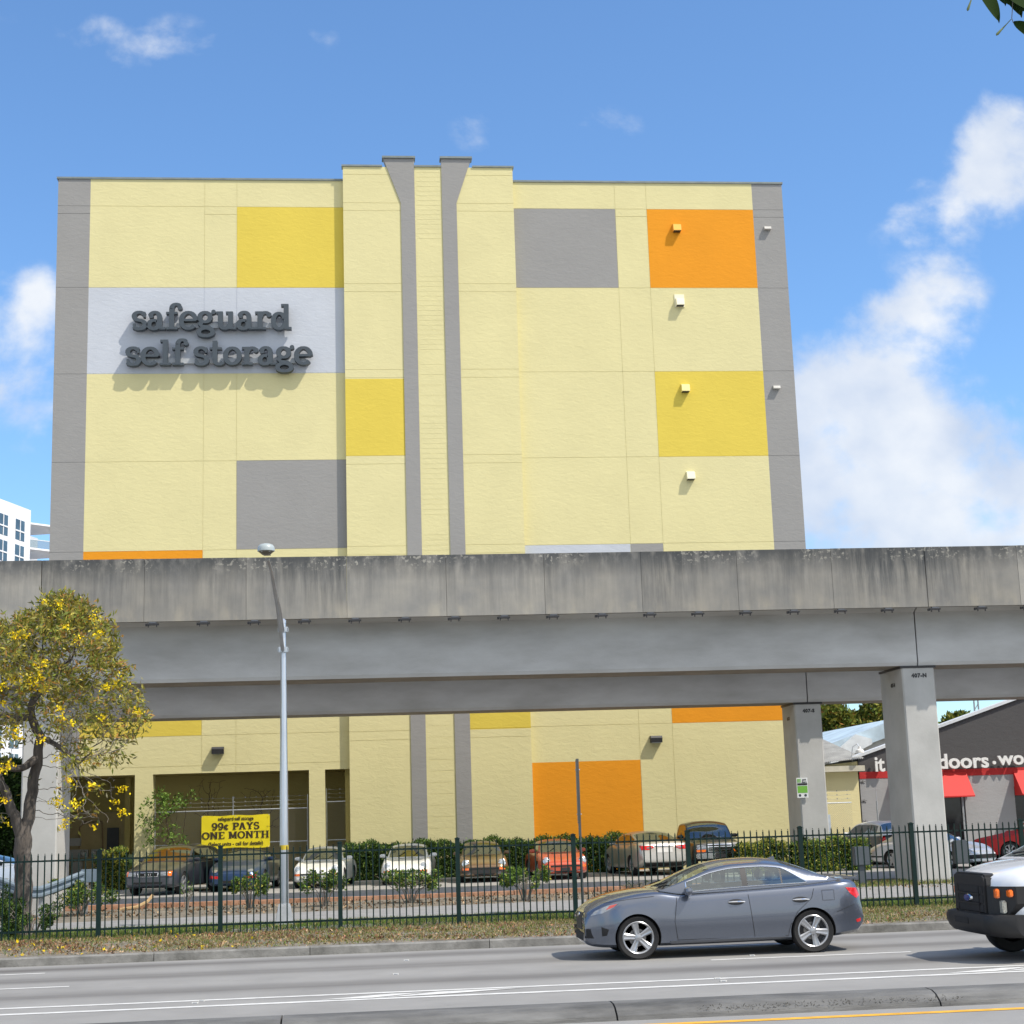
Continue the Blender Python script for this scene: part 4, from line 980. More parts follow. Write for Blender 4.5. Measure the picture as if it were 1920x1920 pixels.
# pale yellow building with metal roof
YY = 61.8
yb = thing('low_building', 'low pale yellow building with corrugated metal roof beside the grey shop', 'building', (20, YY, 0))
X0, X1 = at(1540, 1440, YY).x-1.5, at(1608, 1440, YY).x
z0_, z1_ = at(1553, 1442, YY).z, at(1606, 1430, YY).z
mb = MB(); mb.prism([(X0, 0), (X1, 0), (X1, z1_+.05), (X0, z0_)], 'y', YY, YY+.3); mb.build('wall', stucco('paint_cream', (.74, .66, .37)), yb, world=True)
mb = MB(); mb.add([(X1, YY, 0), (X1, YY+12, 0), (X1, YY+12, z1_), (X1, YY, z1_)], [(0, 1, 2, 3)]); mb.build('side_wall', INN, yb, world=True)
RM = pm('metal_roof', (.58, .58, .56), rough=.6, metal=.0, var=.2, scale=2)
mb = MB(); n = 46
for i in range(n):
    a = X0-.5+(X1-X0+.7)*i/n; b = X0-.5+(X1-X0+.7)*(i+1)/n; q = (a+b)/2; hz = .05
    def rz(x): return z0_+.12+(z1_-z0_)*(x-X0)/(X1-X0)
    mb.add([(a, YY-.35, rz(a)), (q, YY-.35, rz(q)+hz), (b, YY-.35, rz(b)), (b, YY+7, rz(b)+1.35), (q, YY+7, rz(q)+1.35+hz), (a, YY+7, rz(a)+1.35)], [(0, 1, 4, 5), (1, 2, 3, 4)])
mb.build('roof', RM, yb, world=True)
mb = MB(); mb.box(X0-.5, X1+.2, YY-.3, YY-.02, z0_-.12, z0_+.1); mb.build('eave', pm('eave', (.55, .52, .42), .7), yb, world=True)
# long pale blue roof farther back
rf = thing('warehouse', 'pale blue metal roofed warehouse rising behind the low yellow building', 'building', (22, 78, 0))
A, B, C, D = at(1540, 1408, 78), at(1596, 1384, 78), at(1665, 1360, 78), at(1650, 1392, 72)
BL = pm('blue_roof', (.50, .62, .70), .45, var=.22, scale=.8, detail=8)
mb = MB(); mb.prism([(A.x-2, 0), (C.x+1, 0), (C.x+1, C.z+.1), (C.x, C.z-.1), (B.x+.4, B.z-.55), (A.x-2, A.z-.9)], 'y', 78, 92); mb.build('wall', pm('wh_wall', (.6, .6, .56), .8), rf, world=True)
mb = MB(); mb.prism([(A.x-2, A.z-1.15), (C.x+1, C.z-.2), (C.x+1, C.z+.45), (C.x, C.z+.2), (A.x-2, A.z-.45)], 'y', 77.5, 92.5); mb.build('roof', BL, rf, world=True)
mb = MB(); mb.prism([(A.x+.2, A.z-.3), (B.x, B.z+.15), (B.x+.8, B.z-.1), (B.x+.8, B.z-.35), (A.x+.2, A.z-.75)], 'y', 77.2, 77.45); mb.build('roof_end', pm('roof_white', (.68, .72, .74), .5), rf, world=True)
chainlink('chain_link_fence', 'rusty chain-link gate with barbed wire in front of the low yellow building', (at(1553, 1600, 60.5).x, 60.5), (at(1603, 1600, 60.5).x, 60.5), .1, at(1580, 1505, 60.5).z, (), True, [0, 2.05])
p = at(1567, 1575, 57)
t = thing('notice_board', 'pale blue notice board behind the hedge beside the farther pier', 'sign', (p.x, 58.6, 0))
mb = MB(); mb.box(-.33, .33, -.02, .02, .95, 1.9); mb.build('panel', pm('notice', (.55, .62, .70), .5, var=.1, scale=6), t); mb = MB(); mb.box(-.04, .04, .021, .07, 0, 1.8); mb.build('post', GALV2, t)

# ================================================================== WHITE APARTMENT BLOCK
c = at(58, 957, 185); e = at(0, 935, 178)
ang = math.atan2(c.y-e.y, c.x-e.x)
apt = thing('apartment_block', 'white apartment block with balconies rising behind the left end of the viaduct', 'building', (c.x, c.y, 0), 0)
WHT = pm('apt_white', (.82, .83, .85), .7, var=.02); GLS = pm('apt_glass', (.06, .10, .13), .1, var=.3, scale=.8, spec=.8)
d1 = Vector((cos(ang), sin(ang), 0)); nrm = Vector((sin(ang), -cos(ang), 0)); zt = c.z
Ma = Matrix(((d1.x, -nrm.x, 0, 0), (d1.y, -nrm.y, 0, 0), (0, 0, 1, 0), (0, 0, 0, 1)))   # local x along facade (0 = right corner), local y into block
def ab(name, fn, mat, par=apt, **k):
    mb = MB(); fn(mb); mb.xf(Ma); return mb.build(name, mat, par, **k)
ab('wall', lambda m: m.box(-40, 0, 0, 22, 0, zt), WHT)
stz = 2.95; storeys = 15
for s in range(storeys):
    for (xc) in (-2.5, -6.4, -10.8, -15.2):
        z1 = zt-1.6-s*stz
        if z1 < 1: continue
        f_ = ab('window', lambda m: m.box(xc-1.05, xc+1.05, -.03, .0, z1-2.35, z1), GLS)
        ab('frame', lambda m: (m.box(xc-.07, xc+.07, -.07, -.032, z1-2.35, z1), m.box(xc-1.05, xc+1.05, -.1, -.032, z1-1.4, z1-1.24)), WHT, f_)
# recessed balcony bay on the right return
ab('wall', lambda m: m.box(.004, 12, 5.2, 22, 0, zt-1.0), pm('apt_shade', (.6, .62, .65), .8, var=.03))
ab('parapet', lambda m: m.box(3.5, 8, 4.8, 5.19, zt-1.2, zt-.1), WHT)
for s in range(storeys):
    zf = zt-1.35-s*stz
    if zf < .5: continue
    ab('balcony', lambda m: m.prism([(.004, 5.19), (.004, .4), (3.0, -1.4), (7.0, .6), (7.0, 5.19)], 'z', zf-.2, zf), WHT)
    r_ = ab('railing', lambda m: (m.box(.05, 2.0, -.1, -.05, zf-2.0, zf-1.95), m.box(.05, 4.3, .25, .3, zf-1.95, zf-1.9)), pm('rail_white', (.7, .72, .75), .5)) if 0 else None
    ab('railing', lambda m: (m.prism([(.02, .45), (3.0, -1.32), (3.0, -1.24), (.02, .53)], 'z', zf-stz+.95 if s < storeys-1 else .95, zf-stz+1.03), m.prism([(3.01, -1.32), (6.95, .62), (6.95, .7), (3.01, -1.24)], 'z', zf-stz+.95, zf-stz+1.03)), pm('rail_white', (.7, .72, .75), .5))
    ab('railing_glass', lambda m: (m.prism([(.02, .47), (3.0, -1.3), (3.0, -1.27), (.02, .5)], 'z', zf-stz+.05, zf-stz+.94), m.prism([(3.01, -1.3), (6.95, .64), (6.95, .67), (3.01, -1.27)], 'z', zf-stz+.05, zf-stz+.94)), glassmat('balcony_glass', (.6, .68, .72), .85))
    ab('balcony_door', lambda m: m.box(.8, 3.4, 5.1, 5.19, zf-stz+.02, zf-.5), GLS)
# ================================================================== VEHICLES
def paint(name, col, metal=.35, rough=.3, coat=.8, var=.03):
    if name not in ('paint_bluegrey', 'paint_white_van'): coat = .45
    return pm(name, col, rough=rough, metal=metal, var=var, scale=1.5, coat=coat)
GLASS = glassmat('car_glass', (.74, .84, .78), .86)
GLASSD = glassmat('car_glass_dark', (.22, .26, .24), .85)
def interp(k, x):
    xs = [a for a, b in k]; ys = [b for a, b in k]
    # monotone-ish cubic
    n = len(xs)
    if x <= xs[0]: return ys[0]
    if x >= xs[-1]: return ys[-1]
    i = max(j for j in range(n-1) if xs[j] <= x)
    def slope(j):
        if j <= 0: return (ys[1]-ys[0])/(xs[1]-xs[0])
        if j >= n-1: return (ys[-1]-ys[-2])/(xs[-1]-xs[-2])
        a = (ys[j]-ys[j-1])/(xs[j]-xs[j-1]); b = (ys[j+1]-ys[j])/(xs[j+1]-xs[j])
        return 0 if a*b <= 0 else 2*a*b/(a+b)
    h = xs[i+1]-xs[i]; t = (x-xs[i])/h; m0, m1 = slope(i)*h, slope(i+1)*h
    return (2*t**3-3*t**2+1)*ys[i]+(t**3-2*t**2+t)*m0+(-2*t**3+3*t**2)*ys[i+1]+(t**3-t**2)*m1

class Car:
    """local frame: +x nose, +y left side, z up; profiles are given as distance from the front bumper"""
    def __init__(s, S, root):
        s.S = S; s.root = root; s.L = S['L']; s.H2 = s.L/2; s.W = S['W']/2
    def X(s, d):
        if s.S.get('warp'): d = d*.84 if d < .93 else (d-.149 if d < 4.0 else 3.851+(d-4)*.86)
        return s.H2-d
    def w(s, d):
        S = s.S; a = S.get('nose', .55); b = S.get('tail', .5); W = s.W; kf = S.get('kf', .30); kr = S.get('kr', .2); pw = S.get('pw', 2.4)
        r = W
        if d < a: r = W*(1-kf*((a-d)/a)**pw)
        if d > s.L-b: r = W*(1-kr*((d-(s.L-b))/b)**pw)
        return r
    def section(s, d):
        S = s.S; zt, zb = interp(S['top'], d), interp(S['bot'], d); w = s.w(d); h = zt-zb
        fb = interp(S['fender'], d) if 'fender' in S else 0
        rs = S.get('round', .07); tk = S.get('tuck', .03)
        return [(0, zb), (w*.55, zb), (w*.88, zb+.005), (w*.965, zb+.05), (w*(1-tk*.6), zb+.16*h), (w, zb+.36*h), (w*1.0, zb+.52*h), (w*.99, zb+.66*h), (w*.975, zb+.78*h), (w*.95, zt-rs*.75+fb*.4), (w*.905, zt-rs*.3+fb*.85), (w*.82, zt-rs*.05+fb), (w*.70, zt+.006+fb*.6), (w*.52, zt+.014+fb*.12), (w*.26, zt+.022), (0, zt+.026)]
    def body(s, mat, name='body'):
        S = s.S; L = s.L
        ds = sorted(set([0, .02, .06, .12, .2, .3]+[round(.3+(L-.6)*i/46, 4) for i in range(47)]+[L-.3, L-.2, L-.12, L-.06, L-.02, L]))
        rows = [s.section(d) for d in ds]; n = len(rows[0]); vs = []; fs = []; mi = []
        for d, r in zip(ds, rows):
            ring = [(y, z) for y, z in r]+[(-y, z) for y, z in r[-2:0:-1]]
            vs += [(s.X(d), y, z) for y, z in ring]
        k = 2*n-2
        for i in range(len(ds)-1):
            for j in range(k): fs.append((i*k+j, i*k+(j+1) % k, (i+1)*k+(j+1) % k, (i+1)*k+j))
        fs.append(tuple(range(k-1, -1, -1))); fs.append(tuple(range((len(ds)-1)*k, len(ds)*k)))
        c0, c1 = S['cabin'][0], S['cabin'][1]
        mb = MB(); mb.add(vs, fs)
        ob = mb.build(name, [mat, INT], s.root, smooth=True, autosm=50)
        for p in ob.data.polygons:
            c = p.center; d = s.H2-c.x
            if c0+.15 < d < c1-.15 and p.normal.z > .6 and abs(c.y) < s.W*.86: p.material_index = 1
        # wheel arches
        cut = MB()
        for d, r in S['arch']:
            cut.lathe([(r, -s.W-.3), (r, -s.W+.34)], 36, 'y', (s.X(d), 0, S['wr'])); cut.lathe([(r, s.W-.34), (r, s.W+.3)], 36, 'y', (s.X(d), 0, S['wr']))
        co = cut.build('cutter', [mat, INT]); co.data.polygons.foreach_set('material_index', [1]*len(co.data.polygons))
        md = ob.modifiers.new('b', 'BOOLEAN'); md.operation = 'DIFFERENCE'; md.solver = 'EXACT'; md.object = co
        ob.parent = None
        dg = bpy.context.evaluated_depsgraph_get(); dg.update(); me = bpy.data.meshes.new_from_object(ob.evaluated_get(dg))
        ob.modifiers.clear(); ob.data = me; bpy.data.objects.remove(co); ob.parent = s.root
        me.name = name
        try: me.set_sharp_from_angle(angle=R(38))
        except Exception: pass
        s.ob = ob; s.bvh = BVHTree.FromPolygons([v.co for v in me.vertices], [tuple(p.vertices) for p in me.polygons])
        return ob
    # greenhouse
    def cab_y(s, d, z):
        S = s.S; wb = s.W*S.get('wbelt', .9); wr = s.W*S.get('wroof', .68); zb = interp(S['top'], d); zR = S['roofz']
        t = max(0, min(1.1, (z-zb)/(zR-zb))); tp = S.get('ctaper', 0)
        k = 1-tp*max(0, (d-S['tap0'])/(S['cabin'][1]-S['tap0']))**1.5 if tp and d > S['tap0'] else 1
        kf = 1-.06*max(0, (S['cabin'][0]+.5-d)/.5)**2
        return (wb-(wb-wr)*t**1.15)*k*kf
    def cabin(s, mat, glass, trim=None):
        S = s.S; c0, c1 = S['cabin']; roof = S['roof']; ed = S.get('edge', .07)
        marks = sorted(set([S['ws'][0], S['ws'][1], S['rw'][0], S['rw'][1]]+[q for a in S['win'] for q in a]))
        ds = sorted(set(marks+[round(c0+(c1-c0)*i/44, 4) for i in range(45)]))
        ds = [d for i, d in enumerate(ds) if d in marks or min(abs(d-m_) for m_ in marks) > .012]
        vv = [-.05, 0, .09, .3, .5, .7, .89, 1.0]; tops = [.93, .8, .6, .4, .2, 0]
        rows = []
        for d in ds:
            zb = interp(S['top'], d); zr = max(interp(roof, d), zb+.012); ze = zr-ed*min(1, (zr-zb)/.3)
            r = []
            tau = 1
            if S.get('taper_rear'):
                e_ = S['win'][-1][1]; q_ = max(0, min(1, (d-(e_-.42))/.42)); tau = 1-.86*q_**1.7
            for v in vv:
                if .09 < v < 1: v = .09+(v-.09)*tau
                z = zb+(ze-zb)*v; r.append((s.cab_y(d, z), z))
            ye = r[-1][0]
            for t in tops: r.append((ye*t, ze+(zr-ze)*(1-t**2.6)))
            rows.append(r)
        n = len(rows[0]); k = 2*n-1; B, G = {}, {}
        vs = []
        for d, r in zip(ds, rows): vs += [(s.X(d), y, z) for y, z in r]+[(s.X(d), -y, z) for y, z in r[-2::-1]]
        groups = {'cabin': [], 'windshield': [], 'rear_window': []}
        for i in range(len(S['win'])): groups['side_window%d' % i] = []; groups['side_windowR%d' % i] = []
        nv = len(vv)
        for i in range(len(ds)-1):
            dm = (ds[i]+ds[i+1])/2
            for j in range(k-1):
                jj = j if j < n-1 else k-2-j; side = 'side_window%d' if j < n-1 else 'side_windowR%d'
                f = (i*k+j, i*k+j+1, (i+1)*k+j+1, (i+1)*k+j); g = 'cabin'
                if 2 <= jj <= 5:
                    for q, (a, b) in enumerate(S['win']):
                        if a <= dm <= b: g = side % q
                    if g == 'cabin' and S['win'][0][1] < dm < S['win'][-1][0] and 2 <= jj <= nv:
                        q = sum(1 for (a, b) in S['win'] if b < dm); g = 'pillar%d%d' % (q, j < n-1); groups.setdefault(g, [])
                if jj >= nv:
                    if S['ws'][0] < dm < S['ws'][1]: g = 'windshield'
                    elif S['rw'][0] < dm < S['rw'][1]: g = 'rear_window'
                groups[g].append(f)
        out = {}
        for g, F in groups.items():
            if not F: continue
            used = sorted({i for f in F for i in f}); mp = {a: b for b, a in enumerate(used)}
            mb = MB(); mb.add([vs[i] for i in used], [tuple(mp[i] for i in f) for f in F])
            nm = 'side_window' if g.startswith('side') else 'pillar' if g.startswith('pillar') else g
            out[g] = mb.build(nm, mat if g == 'cabin' else DARKM if g.startswith('pillar') else glass, s.root, smooth=True, autosm=60)
        s.vs, s.ds, s.k, s.n, s.vv = vs, ds, k, n, vv
        if trim:
            for sgn in (1, -1):
                a, b = S['win'][0][0], S['win'][-1][1]; up, dn = [], []
                for i, d in enumerate(ds):
                    if a-1e-6 <= d <= b+1e-6:
                        p = Vector(vs[i*k+2]); q = Vector(vs[i*k+6])
                        for P_ in (p, q): P_.y = (P_.y+.004)*sgn
                        dn.append(p); up.append(q)
                mb = MB(); mb.tube(dn+up[::-1]+[dn[0]], .009, 6); mb.build('window_trim', trim, s.root, smooth=True)
        return out
    # feature projected onto the body
    def patch(s, name, poly, axis, mat, off=.006, depth=.03, parent=None, step=.035, sub=None):
        """poly in (y,z) for axis '+x'/'-x'; in (x,z) for '+y'/'-y' ; (x,y) for '+z'"""
        xs = [p[0] for p in poly]; ys = [p[1] for p in poly]; pts = [Vector(p) for p in poly]
        m = len(pts); edges = [(i, (i+1) % m) for i in range(m)]
        dense = []
        for i in range(m):
            a, b = pts[i], pts[(i+1) % m]; q = max(1, int((b-a).length/step))
            for t in range(q): dense.append(a+(b-a)*t/q)
        pts = dense; m = len(pts); edges = [(i, (i+1) % m) for i in range(m)]
        def inside(p):
            c = False
            for i in range(m):
                a, b = pts[i], pts[(i+1) % m]
                if (a.y > p.y) != (b.y > p.y) and p.x < (b.x-a.x)*(p.y-a.y)/(b.y-a.y)+a.x: c = not c
            return c
        gx = min(xs)+step*.5
        allp = list(pts)
        while gx < max(xs):
            gy = min(ys)+step*.5
            while gy < max(ys):
                P_ = Vector((gx, gy))
                if inside(P_) and min((P_-q).length for q in pts) > step*.35: allp.append(P_)
                gy += step
            gx += step
        V_, E_, F_, *_ = delaunay_2d_cdt(allp, edges, [], 1, 1e-6)
        ax = {'+x': Vector((1, 0, 0)), '-x': Vector((-1, 0, 0)), '+y': Vector((0, 1, 0)), '-y': Vector((0, -1, 0)), '+z': Vector((0, 0, 1))}[axis]
        fr = []; last = None
        for v in V_:
            if axis in ('+x', '-x'): o_ = Vector((0, v.x, v.y))
            elif axis == '+z': o_ = Vector((v.x, v.y, 0))
            else: o_ = Vector((v.x, 0, v.y))
            hit = s.bvh.ray_cast(o_+ax*6, -ax)
            if hit[0] is None: hit = s.bvh.find_nearest(o_+ax*(s.H2 if axis in ('+x', '-x') else s.W)*.95)
            p = Vector(hit[0]); fr.append(p+ax*off)
        bk = [p-ax*(depth+off) for p in fr]; n = len(fr)
        cnt = {}
        for f in F_:
            for i in range(len(f)):
                e = (f[i], f[(i+1) % len(f)]); cnt[e] = 1
        fs = [tuple(f) for f in F_]
        for (a, b) in cnt:
            if (b, a) not in cnt: fs.append((a, b, b+n, a+n))
        mb = MB(); mb.add(fr+bk, fs)
        return mb.build(name, mat, parent or s.root, smooth=True, autosm=35)
    def sides(s, name, poly, mat, **k):
        o = [s.patch(name, [(s.X(a), b) for a, b in poly], '+y', mat, **k), s.patch(name, [(s.X(a), b) for a, b in poly], '-y', mat, **k)]
        return o
    def seam(s, pts, w=.008):
        """thin door gap following the flank, pts in (d, z)"""
        P2 = []
        for (a, b), (c, d) in zip(pts[:-1], pts[1:]):
            n = max(2, int(math.hypot(c-a, d-b)/.04))
            P2 += [(a+(c-a)*i/n, b+(d-b)*i/n) for i in range(n)]
        P2.append(pts[-1])
        for sg in ('+y', '-y'):
            mb = MB(); vs = []; ax = Vector((0, 1 if sg == '+y' else -1, 0))
            for i, (a, b) in enumerate(P2):
                q0, q1 = P2[max(i-1, 0)], P2[min(i+1, len(P2)-1)]; t = Vector((q1[0]-q0[0], q1[1]-q0[1])); t.normalize(); nx_, nz2 = -t.y*w/2, t.x*w/2
                for k in (1, -1):
                    o_ = Vector((s.X(a+nx_*k), 0, b+nz2*k)); h = s.bvh.ray_cast(o_+ax*4, -ax); p = h[0] if h[0] is not None else o_+ax*s.W
                    vs.append(Vector(p)+ax*.0025)
            mb.add(vs, [(2*i, 2*i+1, 2*i+3, 2*i+2) for i in range(len(P2)-1)]); mb.build('door_gap', BLACK, s.root)
    def wheels(s, style='five', rimmat=None):
        S = s.S; r = S['wr']; tw = S.get('tw', .21); rimr = r*S.get('rimk', .70); RM_ = rimmat or pm('rim_silver', (.40, .41, .43), rough=.3, metal=.7, var=.05)
        src = None
        for d, _ in S['arch']:
            for sg in (1, -1):
                y = sg*(s.W-tw/2-S.get('inset', .03))
                if src is None:
                    mb = MB(); mb.lathe([(rimr, -tw*.42), (r*.93, -tw*.5), (r*.985, -tw*.4), (r, -tw*.2), (r, tw*.2), (r*.985, tw*.4), (r*.93, tw*.5), (rimr, tw*.42)], 40, 'y', closed=True); wh = mb.build('wheel', BLACK, s.root, smooth=True)
                    mb = MB(); mb.lathe([(rimr*1.01, tw*.43), (rimr*.97, tw*.46), (rimr*.9, tw*.40), (rimr*.87, tw*.2), (rimr*.86, -tw*.3)], 40, 'y', caps=False)
                    o_ = mb.build('rim', RM_, wh, smooth=True)
                    mb = MB(); mb.lathe([(0, tw*.02), (rimr*.88, tw*.02)], 32, 'y'); mb.lathe([(0, tw*.08), (rimr*.55, tw*.06), (rimr*.55, tw*.03)], 28, 'y', mi=1); mb.build('brake_disc', [DARKM, pm('brake_steel', (.25, .24, .23), .4, metal=.6)], wh)
                    mb = MB(); ns = {'five': 5, 'fuchs': 5, 'multi': 8}[style]
                    for q in range(ns):
                        a = 2*pi*q/ns+pi/2
                        wi, wo = (rimr*.17, rimr*.25) if ns == 5 else (rimr*.10, rimr*.16)
                        if style == 'fuchs': wi, wo = rimr*.26, rimr*.36
                        rr = [(rimr*.12, wi*.9, .36), (rimr*.45, wi, .33), (rimr*.75, (wi+wo)/2, .38), (rimr*.93, wo, .40)]
                        vs = []
                        for (ra, wa, yy) in rr:
                            for (u, dy) in ((-wa, -.02), (-wa*.6, .04), (0, -.0 if style == 'five' else .05), (wa*.6, .04), (wa, -.02)): vs.append((ra*cos(a)-u*sin(a), tw*(yy+dy), ra*sin(a)+u*cos(a)))
                        mb.add(vs, [(i*5+j, i*5+j+1, (i+1)*5+j+1, (i+1)*5+j) for i in range(3) for j in range(4)])
                    mb.lathe([(rimr*.24, tw*.34), (rimr*.2, tw*.40), (rimr*.12, tw*.42), (0, tw*.425)], 20, 'y')
                    mb.build('spokes', RM_, wh, smooth=True)
                    src = wh
                else: wh = copy_tree(src, s.root)
                wh.location = (s.X(d), y, r); wh.rotation_euler = (0, R(13*d), 0) if sg > 0 else (0, R(20*d), pi)
    def mirror(s, mat, d, z, y=None):
        for sg in (1, -1):
            yy = (s.W if y is None else y)*sg; mb = MB()
            mb.lathe([(0, -.11), (.05, -.1), (.075, -.04), (.08, .04), (.06, .1), (0, .12)], 14, 'y', (0, 0, 0))
            mb.xf(Matrix.Translation((s.X(d), yy+sg*.06, z)) @ Matrix.Diagonal((.85, 1, .85, 1)))
            mb.tube([(s.X(d)+.01, yy-sg*.12, z-.05), (s.X(d), yy-sg*.02, z-.03)], .025, 6)
            mb.build('mirror', mat, s.root, smooth=True)
    def seats(s, ds, y=.36, z0=.45):
        for d in ds:
            for sg in (1, -1):
                mb = MB(); x = s.X(d); mb.box(x-.1, x+.04, sg*y-.24, sg*y+.24, z0, z0+.55); mb.box(x-.1, x-.0, sg*y-.13, sg*y+.13, z0+.58, z0+.74)
                mb.build('seat', SEATM, s.root, bevel=.03)

# ---------------------------------------------------------------- grey sedan
BG = paint('paint_bluegrey', (.125, .142, .18), metal=.6, rough=.27, coat=1)
S = dict(warp=1, taper_rear=1, L=4.58, W=1.80, nose=.75, tail=.6, kf=.30, kr=.17, pw=2.3, round=.085, tuck=.05,
    top=[(0, .63), (.04, .70), (.12, .755), (.35, .86), (.75, .95), (1.25, 1.0), (1.65, .955), (2.0, .965), (2.9, 1.0), (3.6, 1.03), (3.95, 1.055), (4.25, 1.075), (4.42, 1.075), (4.5, .99), (4.55, .84), (4.58, .66)],
    bot=[(0, .28), (.08, .21), (.4, .185), (.9, .185), (3.6, .20), (4.1, .24), (4.45, .28), (4.58, .38)],
    cabin=(1.30, 4.15), roofz=1.44, wbelt=.90, wroof=.64, tap0=2.9, ctaper=.10, edge=.085,
    roof=[(1.30, 1.0), (1.55, 1.125), (1.85, 1.265), (2.15, 1.37), (2.5, 1.427), (2.9, 1.44), (3.25, 1.405), (3.55, 1.325), (3.85, 1.205), (4.15, 1.075)],
    ws=(1.37, 2.12), rw=(3.27, 4.0), win=[(1.72, 2.60), (2.69, 3.22), (3.245, 3.62)], arch=[(.93, .355), (3.66, .355)], wr=.325, tw=.225, rimk=.74, inset=.02)
wpt = onz(1192, 1801, 0)
xfront = wpt.x-.93+.149+.07; ysd = 24.55+.88
car = thing('sedan', 'blue-grey four-door sedan driving left in the lane beside the kerb', 'car', (xfront+4.58/2, ysd, 0), pi)
C = Car(S, car); C.body(BG); C.cabin(BG, GLASS, CHROME); C.wheels('five'); C.seats([2.25, 3.1], z0=.5)
mb = MB(); mb.lathe([(.17, -.012), (.19, 0), (.17, .012)], 20, 'x', closed=True); mb.xf(Matrix.Translation((C.X(1.75), .38, .93)) @ Matrix.Rotation(R(-25), 4, 'Y')); mb.build('steering_wheel', DARKM, car)
C.seam([(1.56, .94), (1.50, .55), (1.54, .27)]); C.seam([(2.66, .99), (2.70, .6), (2.74, .26)]); C.seam([(3.72, 1.0), (3.66, .82), (3.42, .62), (3.30, .42), (3.26, .27)]); C.seam([(1.54, .27), (3.26, .27)]); C.seam([(3.83, .93), (4.02, .93), (4.02, .78), (3.83, .78), (3.83, .93)], .006)
C.seam([(.30, .845), (.8, .90), (1.2, .93)], .006); C.seam([(4.05, .60), (4.4, .70)], .007)
for d in (2.47, 3.48):
    for sg in ('+y', '-y'):
        cu = C.patch('handle_recess', [(C.X(d)+.13*cos(a), .80+.01*0+.045*sin(a)) for a in [2*pi*i/14 for i in range(14)]], sg, DARKM, off=.002, depth=.01)
        yv = C.bvh.ray_cast(Vector((C.X(d), 4 if sg == '+y' else -4, .80)), Vector((0, -1 if sg == '+y' else 1, 0)))[0].y; k_ = 1 if sg == '+y' else -1
        mb = MB(); mb.tube([(C.X(d-.12), yv+k_*.004, .803), (C.X(d-.06), yv+k_*.03, .806), (C.X(d+.06), yv+k_*.03, .806), (C.X(d+.14), yv+k_*.004, .80)], [.008, .014, .014, .008], 8); mb.build('door_handle', CHROME, car, smooth=True)
C.sides('headlight', [(.10, .665), (.30, .70), (.50, .78), (.585, .845), (.40, .815), (.18, .735)], LENSC, off=.004); C.sides('indicator', [(.36, .75), (.50, .79), (.575, .838), (.44, .815)], pm('lens_pink', (.5, .09, .07), .2), off=.007)
C.sides('tail_light', [(4.25, .96), (4.47, .945), (4.53, .83), (4.45, .79), (4.34, .86)], LENSR, off=.004); C.sides('reflector', [(4.42, .47), (4.52, .49), (4.52, .44), (4.44, .425)], LENSR, off=.004)
C.patch('grille', [(-.34, .70), (.34, .70), (.27, .44), (-.27, .44)], '+x', DARKM, off=.006); mb = MB()
C.patch('grille_frame', [(-.37, .725), (.37, .725), (.35, .70), (-.35, .70)], '+x', CHROME, off=.012); C.patch('badge', [(.07*cos(a), .65+.045*sin(a)) for a in [2*pi*i/16 for i in range(16)]], '+x', CHROME, off=.02, depth=.01)
C.patch('air_intake', [(-.45, .40), (.45, .40), (.40, .28), (-.40, .28)], '+x', BLACK, off=.005)
for sg in (1, -1):
    C.patch('fog_intake', [(sg*.56, .47), (sg*.70, .47), (sg*.72, .33), (sg*.58, .33)], '+x', BLACK, off=.004)
C.sides('fog_vent', [(.27, .50), (.40, .46), (.36, .37), (.28, .36)], BLACK, off=.003)
C.sides('sill', [(1.42, .262), (3.2, .285), (3.25, .215), (1.42, .205)], BG, off=.018, depth=.05)
C.mirror(BG, 1.72, .99, .86)
mb = MB(); mb.prism([(-.09, 0), (.09, 0), (-.07, .055)], 'y', -.012, .012); mb.xf(Matrix.Translation((C.X(3.25), 0, 1.395))); mb.build('antenna_fin', BG, car)
mb = MB(); mb.prism([(C.X(4.58)+.02, 1.07), (C.X(4.3), 1.08), (C.X(4.46), 1.115), (C.X(4.56), 1.115)], 'y', -.66, .66); mb.build('spoiler', BG, car, bevel=.008)
C.patch('rear_plate', [(-.26, .86), (.26, .86), (.26, .72), (-.26, .72)], '-x', pm('plate', (.6, .6, .58), .5), off=.01)
for yy in (.5, -.5): mb = MB(); mb.lathe([(.045, -.02), (.045, .14)], 14, 'x', (C.X(4.54), yy, .335)); mb.build('exhaust', CHROME, car)
for a in (0, 1):
    mb = MB(); mb.tube([(C.X(1.38), -.45+a*.62, 1.06), (C.X(1.5), -.15+a*.62, 1.125)], .009, 6); mb.build('wiper', BLACK, car)

